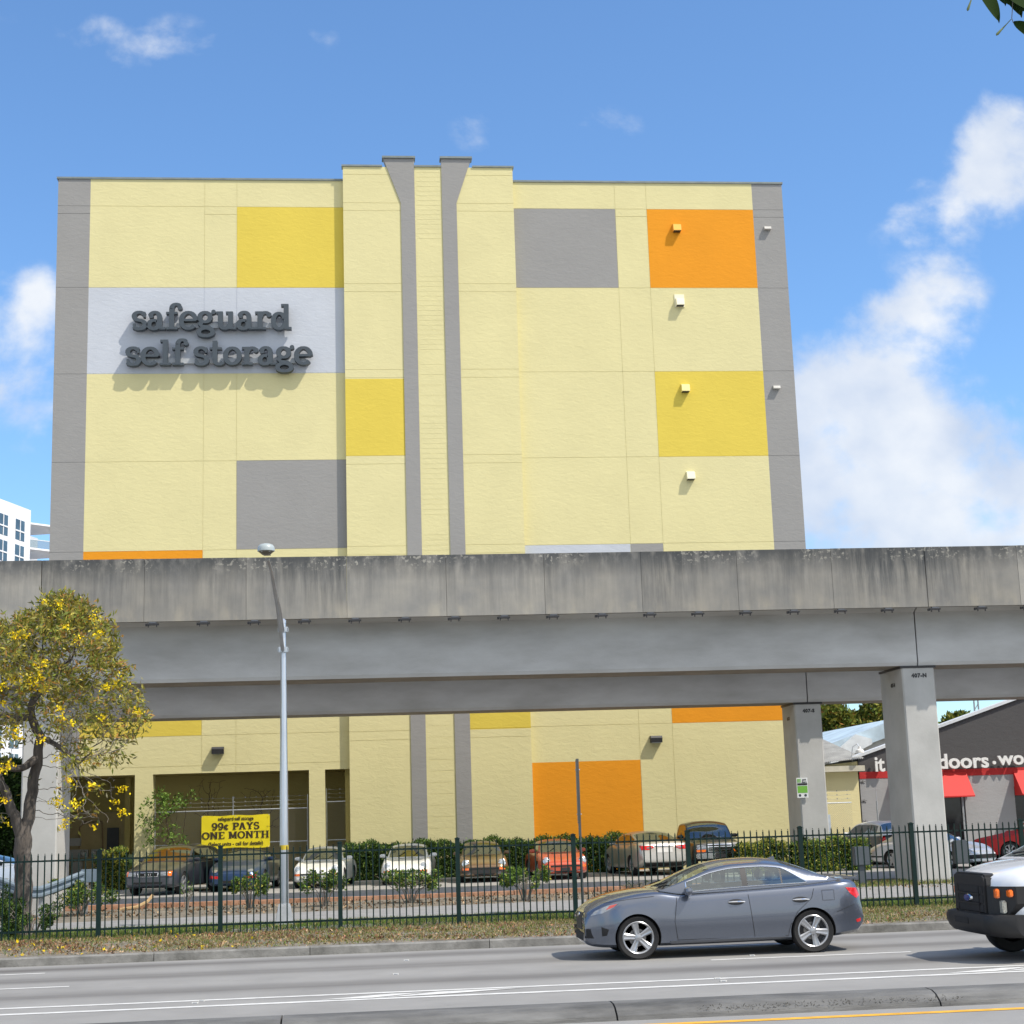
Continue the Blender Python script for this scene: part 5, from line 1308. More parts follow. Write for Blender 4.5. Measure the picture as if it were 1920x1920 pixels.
# ---------------------------------------------------------------- parked cars
PARK = 'cars parked nose out in front of the storage building'
def park(S, col, name, label, x, y, deg, z=None, glass=GLASS, style='five', rim=None):
    t = thing(name, label, 'car', (x, y, .1 if z is None else z), R(deg)); C = Car(S, t); C.body(col); C.cabin(col, GLASSD if glass is GLASS else glass); C.wheels(style, rim); C.seats([S['L']*.52], y=.33, z0=.45); return C
def place_nose(x, y, deg, L):     # centre from the nose position
    return x-cos(R(deg))*L/2, y-sin(R(deg))*L/2
S911 = dict(L=4.29, W=1.68, nose=.8, tail=.8, kf=.24, kr=.25, pw=2.6, round=.1, tuck=.04, fender=[(0, 0), (.15, .03), (.5, .085), (1.1, .075), (1.5, .0), (4.29, 0)],
    top=[(0, .46), (.05, .55), (.15, .605), (.5, .68), (1.0, .765), (1.4, .84), (2.2, .86), (3.0, .87), (3.6, .83), (4.0, .72), (4.2, .62), (4.29, .5)],
    bot=[(0, .24), (.2, .2), (.9, .18), (3.6, .19), (4.0, .24), (4.29, .32)], cabin=(1.28, 3.75), roofz=1.30, wbelt=.84, wroof=.62, tap0=2.4, ctaper=.22, edge=.07,
    roof=[(1.28, .84), (1.5, 1.0), (1.75, 1.17), (1.95, 1.26), (2.2, 1.30), (2.6, 1.29), (3.0, 1.2), (3.4, 1.02), (3.75, .86)], ws=(1.33, 1.88), rw=(2.75, 3.5), win=[(1.62, 2.3), (2.38, 3.0)], arch=[(.82, .33), (3.09, .34)], wr=.30, tw=.2, rimk=.72)
def p911(name, label, col, x, y, deg, bumper, lamps='tilt'):
    cx, cy = place_nose(x, y, deg, 4.29); C = park(S911, col, name, label, cx, cy, deg, style='fuchs'); t = C.root
    t['group'] = PARK
    for sg in (1, -1):
        # round headlamp standing up at the tip of each wing
        Mx = Matrix.Translation((C.X(.15), sg*.60, .615)) @ Matrix.Rotation(R(-12), 4, 'Y')
        mb = MB(); mb.lathe([(.115, -.3), (.128, -.02), (.124, .02), (.105, .03)], 20, 'x'); mb.xf(Mx); h = mb.build('headlight', CHROME if lamps == 'chrome' else col, t, smooth=True)
        mb = MB(); mb.lathe([(.105, .022), (.085, .045), (.045, .058), (0, .062)], 20, 'x'); mb.xf(Mx); mb.build('lens', pm('lamp_glass', (.55, .60, .64), .12, metal=.4, var=.3, scale=25, coat=1), h, smooth=True)
        C.patch('indicator', [(sg*.50, .475), (sg*.72, .475), (sg*.72, .405), (sg*.50, .405)], '+x', LENSO, off=.035 if bumper else .012, depth=.05)
        C.patch('fog_light', [(sg*.40, .34), (sg*.55, .34), (sg*.55, .28), (sg*.40, .28)], '+x', LENSC, off=.02)
    C.patch('bumper', [(-.74, .49), (.74, .49), (.74, .30), (-.74, .30)], '+x', bumper, off=.02, depth=.05)
    C.patch('bumper_strip', [(-.70, .475), (.70, .475), (.70, .425), (-.70, .425)], '+x', BLACK, off=.03, depth=.03)
    C.patch('number_plate', [(-.16, .40), (.16, .40), (.16, .30), (-.16, .30)], '+x', DARKM, off=.034, depth=.02)
    C.patch('air_intake', [(-.35, .29), (.35, .29), (.30, .23), (-.30, .23)], '+x', BLACK, off=.015)
    C.patch('bonnet_vent', [(C.X(1.2), -.28), (C.X(1.2), .28), (C.X(1.24), .28), (C.X(1.24), -.28)], '+z', BLACK, off=.004, depth=.005)
    C.mirror(col, 1.62, .92, .80); C.seam([(1.55, .8), (1.55, .3)]); C.seam([(2.55, .83), (2.6, .35)])
    for a in (0, 1): mb = MB(); mb.tube([(C.X(1.36), -.3+a*.5, .90), (C.X(1.52), -.1+a*.45, 1.03)], .009, 6); mb.build('wiper', BLACK, t)
    return C
PW = paint('paint_white_car', (.80, .80, .78), 0, .3); PB = paint('paint_brown', (.22, .14, .075), .4, .3); PR = paint('paint_coral', (.52, .085, .04), .05, .35); 
yn = 52.9
c_ = lambda x: at(x, 1640, yn).x
p911('sports_car', 'white rounded sports car nearest the lamp post, thin pillars, its side showing at right', PW, c_(592), yn+.1, -97.5, PW)
p911('sports_car', 'white rounded sports car alone between dark hedges, left of the brown one', PW, c_(760), yn+.2, -95.5, PW)
p911('sports_car', 'brown rounded sports car with big round chrome-ringed headlights', PB, c_(908), yn, -92, paint('paint_darkbrown', (.06, .045, .035), .3, .35), 'chrome')
p911('sports_car', 'coral red rounded sports car before the orange wall patch', PR, c_(1060), yn-.1, -88, PR, 'chrome')
# dark wagon
SAU = dict(L=4.55, W=1.80, nose=.6, tail=.4, kf=.2, kr=.1, round=.07, top=[(0, .68), (.06, .75), (.5, .84), (1.0, .93), (1.35, .99), (2.5, 1.0), (4.3, 1.02), (4.5, .95), (4.55, .7)], bot=[(0, .3), (.3, .22), (4.2, .24), (4.55, .34)],
    cabin=(1.25, 4.5), roofz=1.52, wbelt=.91, wroof=.70, edge=.08, roof=[(1.25, 1.0), (1.7, 1.27), (2.05, 1.46), (2.4, 1.52), (3.4, 1.52), (4.0, 1.47), (4.3, 1.3), (4.5, 1.05)], ws=(1.32, 2.0), rw=(4.05, 4.4), win=[(1.75, 2.6), (2.68, 3.4), (3.48, 4.0)], arch=[(.85, .37), (3.6, .37)], wr=.34)
PN = paint('paint_navy', (.035, .04, .055), .3, .3); x0 = c_(285)
cx, cy = place_nose(x0, 51.9, -106, 4.55); C = park(SAU, PN, 'wagon', 'dark navy wagon with a black slatted grille at the left end of the parked row', cx, cy, -106); t = C.root; t['group'] = PARK
C.patch('grille', [(-.36, .72), (.36, .72), (.33, .58), (-.33, .58)], '+x', CHROME, off=.008); C.patch('grille_mesh', [(-.33, .705), (.33, .705), (.30, .595), (-.30, .595)], '+x', BLACK, off=.014)
for k_ in (-.09, -.03, .03, .09): C.patch('badge', [(k_-.012, .68), (k_+.012, .68), (k_+.012, .62), (k_-.012, .62)], '+x', CHROME, off=.022, depth=.01)
for sg in (1, -1):
    C.patch('headlight', [(sg*.40, .73), (sg*.66, .73), (sg*.66, .60), (sg*.40, .60)], '+x', LENSC, off=.01); C.patch('indicator', [(sg*.665, .74), (sg*.76, .75), (sg*.76, .60), (sg*.665, .60)], '+x', LENSO, off=.01)
C.patch('bumper', [(-.78, .54), (.78, .54), (.76, .34), (-.76, .34)], '+x', pm('grey_plastic', (.07, .075, .09), .5), off=.03, depth=.05); C.patch('air_intake', [(-.5, .42), (.5, .42), (.48, .36), (-.48, .36)], '+x', BLACK, off=.037, depth=.02); C.mirror(PN, 1.7, 1.06, .88)
mb = MB(); n_ = 8
for i in range(n_):
    a, b = -.6+1.2*i/n_, -.6+1.2*(i+1)/n_; q = .03 if i % 2 else 0; r2 = .0 if i % 2 else .03
    mb.add([(C.X(1.62), a, 1.05+q*0), (C.X(1.62)-r2*0, b, 1.05), (C.X(2.12)+r2, b, 1.36), (C.X(2.12)+q, a, 1.36)], [(0, 1, 2, 3)])
mb.build('sunshade', pm('sunshade', (.55, .66, .50), .4, metal=.2, var=.1), t)
# dark blue coupe
S28 = dict(L=4.45, W=1.83, nose=.9, tail=.7, kf=.30, kr=.2, round=.1, top=[(0, .52), (.06, .62), (.3, .72), (.8, .83), (1.4, .93), (2.5, .95), (3.6, .95), (4.2, .85), (4.4, .7), (4.45, .55)], bot=[(0, .26), (.3, .18), (4.0, .2), (4.45, .3)],
    cabin=(1.32, 4.1), roofz=1.30, wbelt=.88, wroof=.62, edge=.08, tap0=2.6, ctaper=.15, roof=[(1.32, .94), (1.7, 1.12), (2.05, 1.26), (2.35, 1.30), (2.8, 1.28), (3.4, 1.15), (4.1, .93)], ws=(1.38, 2.02), rw=(2.95, 3.9), win=[(1.75, 2.6), (2.7, 3.3)], arch=[(.9, .35), (3.35, .35)], wr=.32)
PBL = paint('paint_blue', (.035, .07, .15), .5, .3)
cx, cy = place_nose(c_(436), 52.6, -98, 4.45); C = park(S28, PBL, 'coupe', 'dark blue smooth-nosed coupe with red side lamps, parked under the yellow banner', cx, cy, -98); C.root['group'] = PARK
for sg in (1, -1):
    C.patch('headlight', [(sg*.58+.09*cos(a), .66+.05*sin(a)) for a in [2*pi*i/14 for i in range(14)]], '+x', LENSC, off=.012); C.patch('indicator', [(sg*.45, .50), (sg*.75, .53), (sg*.75, .43), (sg*.45, .42)], '+x', LENSR, off=.01)
C.patch('air_intake', [(-.45, .36), (.45, .36), (.4, .27), (-.4, .27)], '+x', BLACK, off=.006); C.mirror(PBL, 1.75, .99, .86)
# silver sedan, tail out
SCA = dict(L=4.85, W=1.82, nose=.7, tail=.55, kf=.25, kr=.16, round=.08, top=[(0, .6), (.06, .7), (.5, .83), (1.3, 1.0), (2.5, 1.02), (3.8, 1.06), (4.4, 1.09), (4.68, 1.08), (4.78, .92), (4.85, .66)], bot=[(0, .3), (.3, .2), (4.2, .24), (4.6, .34), (4.85, .44)],
    cabin=(1.2, 4.25), roofz=1.46, wbelt=.90, wroof=.66, edge=.08, tap0=3.2, ctaper=.08, roof=[(1.2, 1.0), (1.7, 1.25), (2.1, 1.41), (2.5, 1.46), (3.1, 1.45), (3.5, 1.37), (3.9, 1.22), (4.25, 1.08)], ws=(1.27, 2.05), rw=(3.35, 4.15), win=[(1.75, 2.65), (2.73, 3.45), (3.5, 3.8)], arch=[(.95, .36), (3.75, .36)], wr=.33)
PS = paint('paint_champagne', (.50, .48, .44), .45, .3)
t = thing('sedan', 'champagne silver sedan parked tail out with red tail lights', 'car', (at(1222, 1640, 53).x+.25, 53.3+2.42, .1), R(97)); C = Car(SCA, t); C.body(PS); C.cabin(PS, GLASSD); C.wheels('multi'); t['group'] = PARK
for sg in (1, -1):
    C.patch('tail_light', [(sg*.84, 1.0), (sg*.40, .985), (sg*.36, .93), (sg*.55, .86), (sg*.80, .86)], '-x', LENSR, off=.012); C.patch('reverse_light', [(sg*.42, .94), (sg*.62, .94), (sg*.62, .90), (sg*.45, .91)], '-x', LENSC, off=.018, depth=.02)
C.patch('rear_plate', [(-.27, .90), (.27, .90), (.27, .76), (-.27, .76)], '-x', pm('plate', (0, 0, 0)), off=.012); C.patch('trim_bar', [(-.34, .985), (.34, .985), (.34, .955), (-.34, .955)], '-x', CHROME, off=.016)
C.patch('diffuser', [(-.72, .46), (.72, .46), (.7, .30), (-.7, .30)], '-x', BLACK, off=.012); C.mirror(PS, 1.75, 1.05, .88); C.seam([(2.7, 1.0), (2.72, .3)])
# dark pickup
SPU = dict(L=4.9, W=1.76, nose=.35, tail=.2, kf=.10, kr=.04, pw=2, round=.07, top=[(0, .86), (.05, .97), (.5, 1.03), (1.25, 1.1), (2.7, 1.12), (2.85, 1.14), (4.85, 1.14), (4.9, 1.1)], bot=[(0, .45), (.4, .38), (4.9, .42)],
    cabin=(1.15, 2.85), roofz=1.72, wbelt=.93, wroof=.78, edge=.09, roof=[(1.15, 1.1), (1.4, 1.35), (1.68, 1.62), (1.9, 1.71), (2.3, 1.72), (2.65, 1.70), (2.76, 1.6), (2.85, 1.15)], ws=(1.2, 1.72), rw=(2.72, 2.82), win=[(1.55, 2.6)], arch=[(.82, .40), (3.85, .40)], wr=.37)
PK = paint('paint_charcoal_car', (.045, .045, .045), .4, .3)
cx, cy = place_nose(at(1352, 1640, 53.6).x, 53.6, -88, 4.9); C = park(SPU, PK, 'pickup_truck', 'dark pickup truck with chrome grille and orange corner lamps, right end of parked row', cx, cy, -88, z=.12); C.root['group'] = PARK
C.patch('grille', [(-.44, .95), (.44, .95), (.40, .70), (-.40, .70)], '+x', CHROME, off=.02, depth=.05)
for z_ in (.90, .83, .76): C.patch('grille_slot', [(-.38, z_+.022), (.38, z_+.022), (.38, z_-.022), (-.38, z_-.022)], '+x', BLACK, off=.025, depth=.02)
for sg in (1, -1): C.patch('headlight', [(sg*.47, .93), (sg*.78, .93), (sg*.78, .78), (sg*.47, .78)], '+x', LENSC, off=.02); C.patch('indicator', [(sg*.47, .775), (sg*.80, .775), (sg*.80, .70), (sg*.5, .70)], '+x', LENSO, off=.02)
mb = MB(); mb.box(C.H2+.02, C.H2+.14, -.84, .84, .48, .66); mb.build('bumper', CHROME, C.root, bevel=.03); mb = MB(); mb.box(C.H2+.141, C.H2+.15, -.2, .2, .50, .62); mb.build('number_plate', DARKM, C.root); C.mirror(PK, 1.6, 1.2, .9)
# cars by the shop, seen side-on between the pickets
PSI = paint('paint_silver', (.58, .60, .64), .5, .28)
p = at(1866, 1628, 50.6); t = thing('sports_car', 'silver low car right of the nearer viaduct pier, nose pointing right', 'car', (p.x-1.5, p.y+1.75, .08), R(-58)); C = Car(S911, t); C.body(PSI); C.cabin(PSI, glassmat('car_glass_blue', (.3, .4, .55), .8)); C.wheels('fuchs'); C.mirror(PSI, 1.62, .92, .8); C.seam([(1.55, .8), (1.55, .3)]); C.seam([(2.55, .83), (2.6, .35)]); C.sides('side_strip', [(.3, .42), (4.0, .42), (4.0, .37), (.3, .37)], BLACK, off=.006)
C.patch('bumper', [(-.72, .45), (.72, .45), (.70, .32), (-.70, .32)], '+x', BLACK, off=.02)
for sg in (1, -1): C.patch('headlight', [(sg*.6+.09*cos(q), .62+.07*sin(q)) for q in [2*pi*i/14 for i in range(14)]], '+x', LENSC, off=.01)
PRD = paint('paint_red', (.50, .012, .015), .1, .3)
p = at(1858, 1640, 55.0); t = thing('sedan', 'bright red car at the right edge beyond the fence', 'car', (p.x+2.2, 55.6, .1), R(176)); C = Car(SAU, t); C.body(PRD); C.cabin(PRD, GLASS); C.wheels('multi'); C.seam([(2.65, .95), (2.68, .35)]); C.mirror(PRD, 1.7, 1.06, .88); C.sides('tail_light', [(4.2, .9), (4.5, .88), (4.5, .7), (4.3, .7)], LENSR)
PWT = paint('paint_white_truck', (.7, .72, .74), 0, .3)
p = at(1620, 1640, 55.6); t = thing('wagon', 'dark grey wagon with white window frames partly hidden behind the nearer viaduct pier', 'car', (p.x+1.3, 57.9, .1), R(97)); C = Car(SAU, t); C.body(pm('grey_plastic2', (.09, .10, .11), .45)); C.cabin(PWT, glassmat('car_glass_blue', (0, 0, 0))); C.wheels('multi'); C.mirror(PWT, 1.7, 1.06, .88)
for sg in (1, -1): C.patch('tail_light', [(sg*.86, 1.0), (sg*.7, .99), (sg*.7, .78), (sg*.84, .78)], '-x', LENSR, off=.01)
C.patch('bumper', [(-.78, .58), (.78, .58), (.78, .44), (-.78, .44)], '-x', PWT, off=.03)
# cars beyond the flowering tree
PLS = paint('paint_pale_silver', (.58, .64, .72), .35, .3)
p = at(66, 1650, 52.0); t = thing('sedan', 'pale silver sedan half hidden by the flowering tree trunk at the left edge', 'car', (p.x-2.3, 53.2, .1), R(171)); C = Car(SCA, t); C.body(PLS); C.cabin(PLS, GLASSD); C.wheels('multi'); C.mirror(PLS, 1.75, 1.05, .88); C.seam([(2.7, 1.0), (2.72, .3)])
C.sides('tail_light', [(4.3, 1.0), (4.76, .98), (4.76, .86), (4.5, .86)], LENSR, off=.01)
for sg in (1, -1): C.patch('tail_light', [(sg*.84, 1.0), (sg*.5, .985), (sg*.5, .88), (sg*.80, .86)], '-x', LENSR, off=.012)

# ---------------------------------------------------------------- white van
SV = dict(L=5.5, W=2.0, nose=.5, tail=.15, kf=.45, kr=.03, pw=2.2, round=.13, tuck=.01,
    top=[(0, 1.08), (.03, 1.13), (.1, 1.17), (.4, 1.27), (.8, 1.345), (1.05, 1.37), (1.6, 1.30), (2.2, 1.28), (5.4, 1.28), (5.5, 1.25)], bot=[(0, .62), (.12, .52), (.3, .42), (1.5, .38), (5.5, .42)],
    cabin=(.78, 5.48), roofz=2.08, wbelt=.95, wroof=.84, edge=.12, roof=[(.78, 1.345), (1.0, 1.47), (1.4, 1.78), (1.65, 1.96), (1.95, 2.06), (2.4, 2.08), (5.2, 2.08), (5.4, 2.0), (5.48, 1.4)],
    ws=(.86, 1.66), rw=(5.42, 5.46), win=[(1.3, 2.25)], arch=[(.85, .42), (4.4, .42)], wr=.375, tw=.24, inset=.05, rimk=.6)
PWV = paint('paint_white_van', (.78, .80, .84), 0, .22, coat=1)
VY = 22.62; van = thing('van', 'white van with black grille and bumper entering at the right edge', 'car', (8.72+2.75, VY, 0), pi)
C = Car(SV, van); C.body(PWV); C.cabin(PWV, GLASS); C.wheels('multi', DARKM); C.seats([2.0], y=.45, z0=1.0); C.seam([(1.35, 1.28), (1.3, .9), (1.3, .5)], .01); C.seam([(2.4, 1.28), (2.4, .5)], .01)
H = C.H2
PLG = pm('matt_black_plastic', (.013, .013, .014), rough=.6, var=.15, scale=3)
# grille surround: a moulded block standing proud of the nose
mb = MB(); mb.prism([(-.60, 1.05), (-.60, .64), (.60, .64), (.60, 1.05), (.58, 1.165), (.52, 1.2), (-.52, 1.2), (-.58, 1.165)], 'x', H-.16, H+.045); mb.build('grille_surround', PLG, van, bevel=.03)
fpl = lambda y: H+.03-.27*max(0, (y-.6)/.385)**1.25
ysf = [.605, .7, .8, .88, .94, .985]
for sg in (1, -1):
    mb = MB(); vs = []
    for y in ysf: zl = .64 if y < .9 else .64+.16*(y-.9)/.085; vs += [(fpl(y), sg*y, zl), (fpl(y), sg*y, 1.03), (fpl(y)-.3, sg*y, 1.03), (fpl(y)-.3, sg*y, zl)]
    n_ = len(ysf); mb.add(vs, [(i*4+k, i*4+(k+1) % 4, (i+1)*4+(k+1) % 4, (i+1)*4+k) for i in range(n_-1) for k in range(4)]+[(0, 1, 2, 3), tuple(range(4*n_-4, 4*n_))]); mb.build('lamp_surround', PLG, van, bevel=.008)
for (z0, z1) in ((.93, 1.03), (.80, .90), (.68, .77)):
    mb = MB(); mb.box(H+.046, H+.052, -.36, .36, z0, z1); mb.build('grille_slot', BLACK, van)
    for sg in (1, -1): mb = MB(); mb.box(H+.046, H+.052, sg*.46-.05, sg*.46+.05, z0, z1); mb.build('grille_slot', BLACK, van)
for z_ in (.915, .785, .655):
    mb = MB(); mb.box(H+.046, H+.07, -.40, .40, z_-.012, z_+.012); mb.build('grille_bar', PLG, van, bevel=.004)
mb = MB(); mb.lathe([(0, .088), (.75, .084), (.95, .066), (1, .05)], 24, 'x', (H, 0, 0)); mb.xf(Matrix.Translation((0, 0, .855)) @ Matrix.Diagonal((1, .135, .06, 1))); mb.build('oval_badge', CHROME, van, smooth=True)
mb = MB(); mb.lathe([(0, .094), (.9, .0905)], 24, 'x', (H, 0, 0)); mb.xf(Matrix.Translation((0, 0, .855)) @ Matrix.Diagonal((1, .118, .049, 1))); mb.build('badge_face', pm('badge_blue', (.02, .04, .18), .25), van)
for sg in (1, -1):
    for (y, w_, z_, h_, mm, nm) in ((.735, .07, .935, .065, LENSO, 'indicator'), (.89, .085, .94, .05, LENSO, 'indicator'), (.80, .085, .755, .09, pm('headlight_glass', (.55, .53, .45), .12, metal=.3, var=.3, scale=30, coat=1), 'headlight')):
        mb = MB(); mb.prism([(sg*y+w_*sq*cx_, z_+h_*sz_) for (sq, cx_, sz_) in [(1, -1, -.8), (1, -.7, -1), (1, .7, -1), (1, 1, -.8), (1, 1, .8), (1, .7, 1), (1, -.7, 1), (1, -1, .8)]], 'x', fpl(y)-.05, fpl(y)+.012); mb.build(nm, mm, van, bevel=.012)
mb = MB()
ny = 16; prof_v = [(.34, -.10), (.37, .0), (.43, .06), (.52, .10), (.60, .10), (.645, .07), (.655, .0), (.64, -.2)]
vs = []
for i in range(ny+1):
    y = -1.02+2.04*i/ny; q = abs(y)/1.02; back = .02*q**2+.30*max(0, (q-.72)/.28)**2
    for (z_, x_) in prof_v: vs.append((H+x_+.04-back, y, z_))
k_ = len(prof_v); mb.add(vs, [(i*k_+j, i*k_+j+1, (i+1)*k_+j+1, (i+1)*k_+j) for i in range(ny) for j in range(k_-1)]+[tuple(range(k_)), tuple(range(ny*k_, ny*k_+k_))])
mb.build('bumper', PLG, van, smooth=True)
mb = MB(); mb.box(H+.138, H+.147, -.38, .12, .50, .585); mb.build('plate_recess', BLACK, van)
for sg in (1, -1): mb = MB(); mb.box(H-1.1, H-.24, sg*.90 if sg > 0 else -1.0, 1.0 if sg > 0 else -.90, .40, .645); mb.build('bumper_return', PLG, van, bevel=.02)
mb = MB(); mb.box(H-.6, H-.14, -.75, .75, .34, .5); mb.build('valance', BLACK, van)
mb = MB(); mb.tube([(C.X(.9), -.6, 1.43), (C.X(1.0), .2, 1.50)], .012, 6); mb.tube([(C.X(.9), .1, 1.43), (C.X(1.0), .8, 1.50)], .012, 6); mb.build('wiper', BLACK, van)
C.mirror(PLG, 1.5, 1.45, 1.0)
# ================================================================== VEGETATION
BARK = pm('bark', (.07, .06, .052), rough=.95, var=.4, scale=5, bump=1, bscale=10, bdist=.05, stretch=(1, 1, .22), detail=9, col2=(.15, .13, .115))
TWIG = pm('twig_bark', (.20, .18, .155), rough=.9, var=.3, scale=6)
def grow(attr, trunk, D=.16, infl=1.6, kill=.26, iters=110, seed=1, up=.03, wig=.25):
    """space colonisation from a given trunk polyline(s); returns nodes, parents"""
    r = np.random.default_rng(seed); nodes = [np.array(p, float) for p in trunk[0]]; par = [-1]+list(range(len(trunk[0])-1))
    for br in trunk[1:]:
        j = int(np.argmin([np.linalg.norm(n-np.array(br[0])) for n in nodes])); 
        for p in br[1:]: nodes.append(np.array(p, float)); par.append(j); j = len(nodes)-1
    A = np.array(attr, float); n0 = 0
    for it in range(iters):
        if len(A) == 0: break
        Nn = np.array(nodes); d2 = ((A[:, None, :]-Nn[None, :, :])**2).sum(2); near = d2.argmin(1); dm = np.sqrt(d2.min(1))
        ok = dm < infl
        if not ok.any(): infl *= 1.4; continue
        new = []
        for j in np.unique(near[ok]):
            s_ = A[(near == j) & ok]-Nn[j]; v = (s_/np.linalg.norm(s_, axis=1)[:, None]).mean(0)+r.normal(size=3)*wig*.5; v[2] += up
            v /= np.linalg.norm(v)+1e-9; new.append((Nn[j]+v*D, int(j)))
        for p, j in new: nodes.append(p); par.append(j)
        Nn2 = np.array([p for p, _ in new]); d2 = ((A[:, None, :]-Nn2[None, :, :])**2).sum(2).min(1); A = A[d2 > kill**2]
    return np.array(nodes), par
def radii(nodes, par, tip=.006, p=2.4, rmax=.3):
    n = len(nodes); acc = np.zeros(n); kids = [0]*n
    for i in range(n):
        if par[i] >= 0: kids[par[i]] += 1
    order = list(range(n-1, -1, -1)); r = np.zeros(n)
    for i in order:
        r[i] = acc[i]**(1/p) if kids[i] else tip
        if par[i] >= 0: acc[par[i]] += r[i]**p
    return np.minimum(r, rmax), kids
def skeleton_mesh(mb, nodes, par, r, sides=6, rmin=0, rmaxx=9):
    ch = {}
    for i, p in enumerate(par): ch.setdefault(p, []).append(i)
    stack = [(c, None) for c in ch.get(-1, [])]
    while stack:
        i, prev = stack.pop(); path = ([prev] if prev is not None else [])+[i]; cur = i
        while ch.get(cur):
            ks = sorted(ch[cur], key=lambda q: -r[q]); 
            for q in ks[1:]: stack.append((q, cur))
            cur = ks[0]; path.append(cur)
        pp = [q for q in path]; rr = [min(r[q], r[pp[1]]*1.0 if prev is not None and len(pp) > 1 else 9) for q in pp]
        if max(rr) >= rmin and max(rr) < rmaxx and len(pp) > 1: mb.tube([nodes[q] for q in pp], rr, sides if max(rr) > .03 else 4, cap=False)

# flowering tree at left
TX, TY = -7.43, 35.4
tree = thing('flowering_tree', 'yellow-blossomed tree with twisted grey branches in front of the viaduct at left', 'tree', (TX, TY, .02))
def T2(px, py, dy=0): p = at(px, py, TY+dy); return (p.x-TX, p.y-TY, p.z-.02)
trunk = [[T2(38, 1762), T2(42, 1700), T2(44, 1650), T2(42, 1600), T2(44, 1572)],
         [T2(44, 1572), T2(28, 1530, -.1), T2(8, 1480, -.2), T2(-12, 1430, -.2), T2(-15, 1380, -.3)],
         [T2(44, 1572), T2(56, 1520, .1), T2(62, 1470, .15), T2(72, 1420, .1), T2(75, 1380, 0), T2(58, 1345, -.1), T2(62, 1310, -.2)],
         [T2(72, 1420, .1), T2(40, 1440, -.3), T2(5, 1440, -.5)],
         [T2(75, 1380, 0), T2(110, 1400, -.3), T2(150, 1430, -.5)],
         [T2(58, 1345, -.1), T2(20, 1345, -.3), T2(-30, 1330, -.5)],
         [T2(62, 1310, -.2), T2(100, 1270, .2), T2(130, 1240, .3)]]
def dens_tr(tr, st=.12):
    o = []
    for b in tr:
        q = [np.array(b[0])]
        for a, c in zip(b[:-1], b[1:]):
            a, c = np.array(a), np.array(c); n = max(1, int(np.linalg.norm(c-a)/st))
            for i in range(1, n+1): q.append(a+(c-a)*i/n+np.random.default_rng(i+len(o)*7).normal(size=3)*.012)
        o.append(q)
    return o
rt_ = np.random.default_rng(11)
# crown outline (photo silhouette of the near half, given real depth by an ellipsoidal spread)
prof_c = [(1115, 95, 135), (1140, 75, 170), (1165, 30, 195), (1185, -60, 215), (1215, -110, 222), (1250, -130, 238), (1290, -140, 262), (1330, -140, 285), (1370, -140, 268), (1410, -135, 250), (1450, -130, 225), (1490, -110, 225), (1530, -60, 215), (1560, -20, 190)]
attr = []
while len(attr) < 2100:
    y = rt_.uniform(1115, 1555); l = np.interp(y, [a for a, b, c in prof_c], [b for a, b, c in prof_c]); r_ = np.interp(y, [a for a, b, c in prof_c], [c for a, b, c in prof_c])
    x = rt_.uniform(l, r_); c_x = (l+r_)/2; hw = (r_-l)/2; u = (x-c_x)/hw; dmax = 2.3*math.sqrt(max(.03, 1-u*u))*(min(1, (y-1095)/120))
    dy = rt_.uniform(-dmax, dmax)
    if y > 1440 and rt_.random() < .62: continue
    if y > 1400 and abs(x-60) < 45: continue
    attr.append(T2(x, y, dy))
attr = np.array(attr)
nodes, par = grow(attr, dens_tr(trunk), D=.105, infl=1.5, kill=.17, iters=100, seed=3, wig=.5)
r_n, kids = radii(nodes, par, tip=.0045, p=2.55, rmax=.3)
nt_ = sum(len(b) for b in dens_tr(trunk)[:1])
# trunk gets its measured thickness
zz = nodes[:, 2]
r_n = np.minimum(r_n, .1); DT = dens_tr(trunk); idx = 0
for bi, b_ in enumerate(DT):
    cnt = len(b_) if bi == 0 else len(b_)-1
    for q in range(cnt):
        f_ = q/max(1, cnt-1); i_ = idx+q
        r_n[i_] = np.interp(zz[i_], [0, .3, 1.2, 2.2], [.27, .215, .185, .185]) if bi == 0 else max(r_n[i_], [0, .125, .14, .09, .06, .08, .075][bi]*(1-f_)+[0, .07, .08, .06, .035, .05, .04][bi]*f_)
    idx += cnt
mb = MB(); skeleton_mesh(mb, nodes, par, r_n, 12, rmin=.045)
trk = mb.build('trunk', BARK, tree, smooth=True, autosm=80)
mb = MB(); skeleton_mesh(mb, nodes, par, r_n, 5, rmin=0, rmaxx=.045); mb.build('branches', TWIG, tree)
tips = np.array([i for i in range(len(nodes)) if not kids[i]]); tp = nodes[tips]
top = T2(60, 1120)[2]; low = T2(60, 1540)[2]
hrel = (tp[:, 2]-low)/(top-low)
P, Dn = [], []
cen = np.array(T2(60, 1380)); 
for p, h in zip(tp, hrel):
    n = rt_.poisson(np.interp(h, [0, .25, .45, .7, 1], [4, 15, 30, 44, 54])) if rt_.random() < np.interp(h, [0, .4, .7, 1], [.42, .6, .85, 1]) else 0
    o_ = p-cen; o_ /= np.linalg.norm(o_)
    for _ in range(n): P.append(p+rt_.normal(size=3)*.09); Dn.append(o_*.4+np.array([0, 0, -.25]))
LT = [leafmat('leaf_olive', (.27, .25, .05)), leafmat('leaf_green', (.16, .20, .035)), leafmat('leaf_yellowgreen', (.44, .39, .07)), leafmat('leaf_bronze', (.42, .23, .06)), leafmat('leaf_greyish', (.20, .19, .10))]
leafmesh('foliage', P, .15, .046, LT, [.32, .22, .22, .12, .12], tree, dirs=Dn, r=rt_)
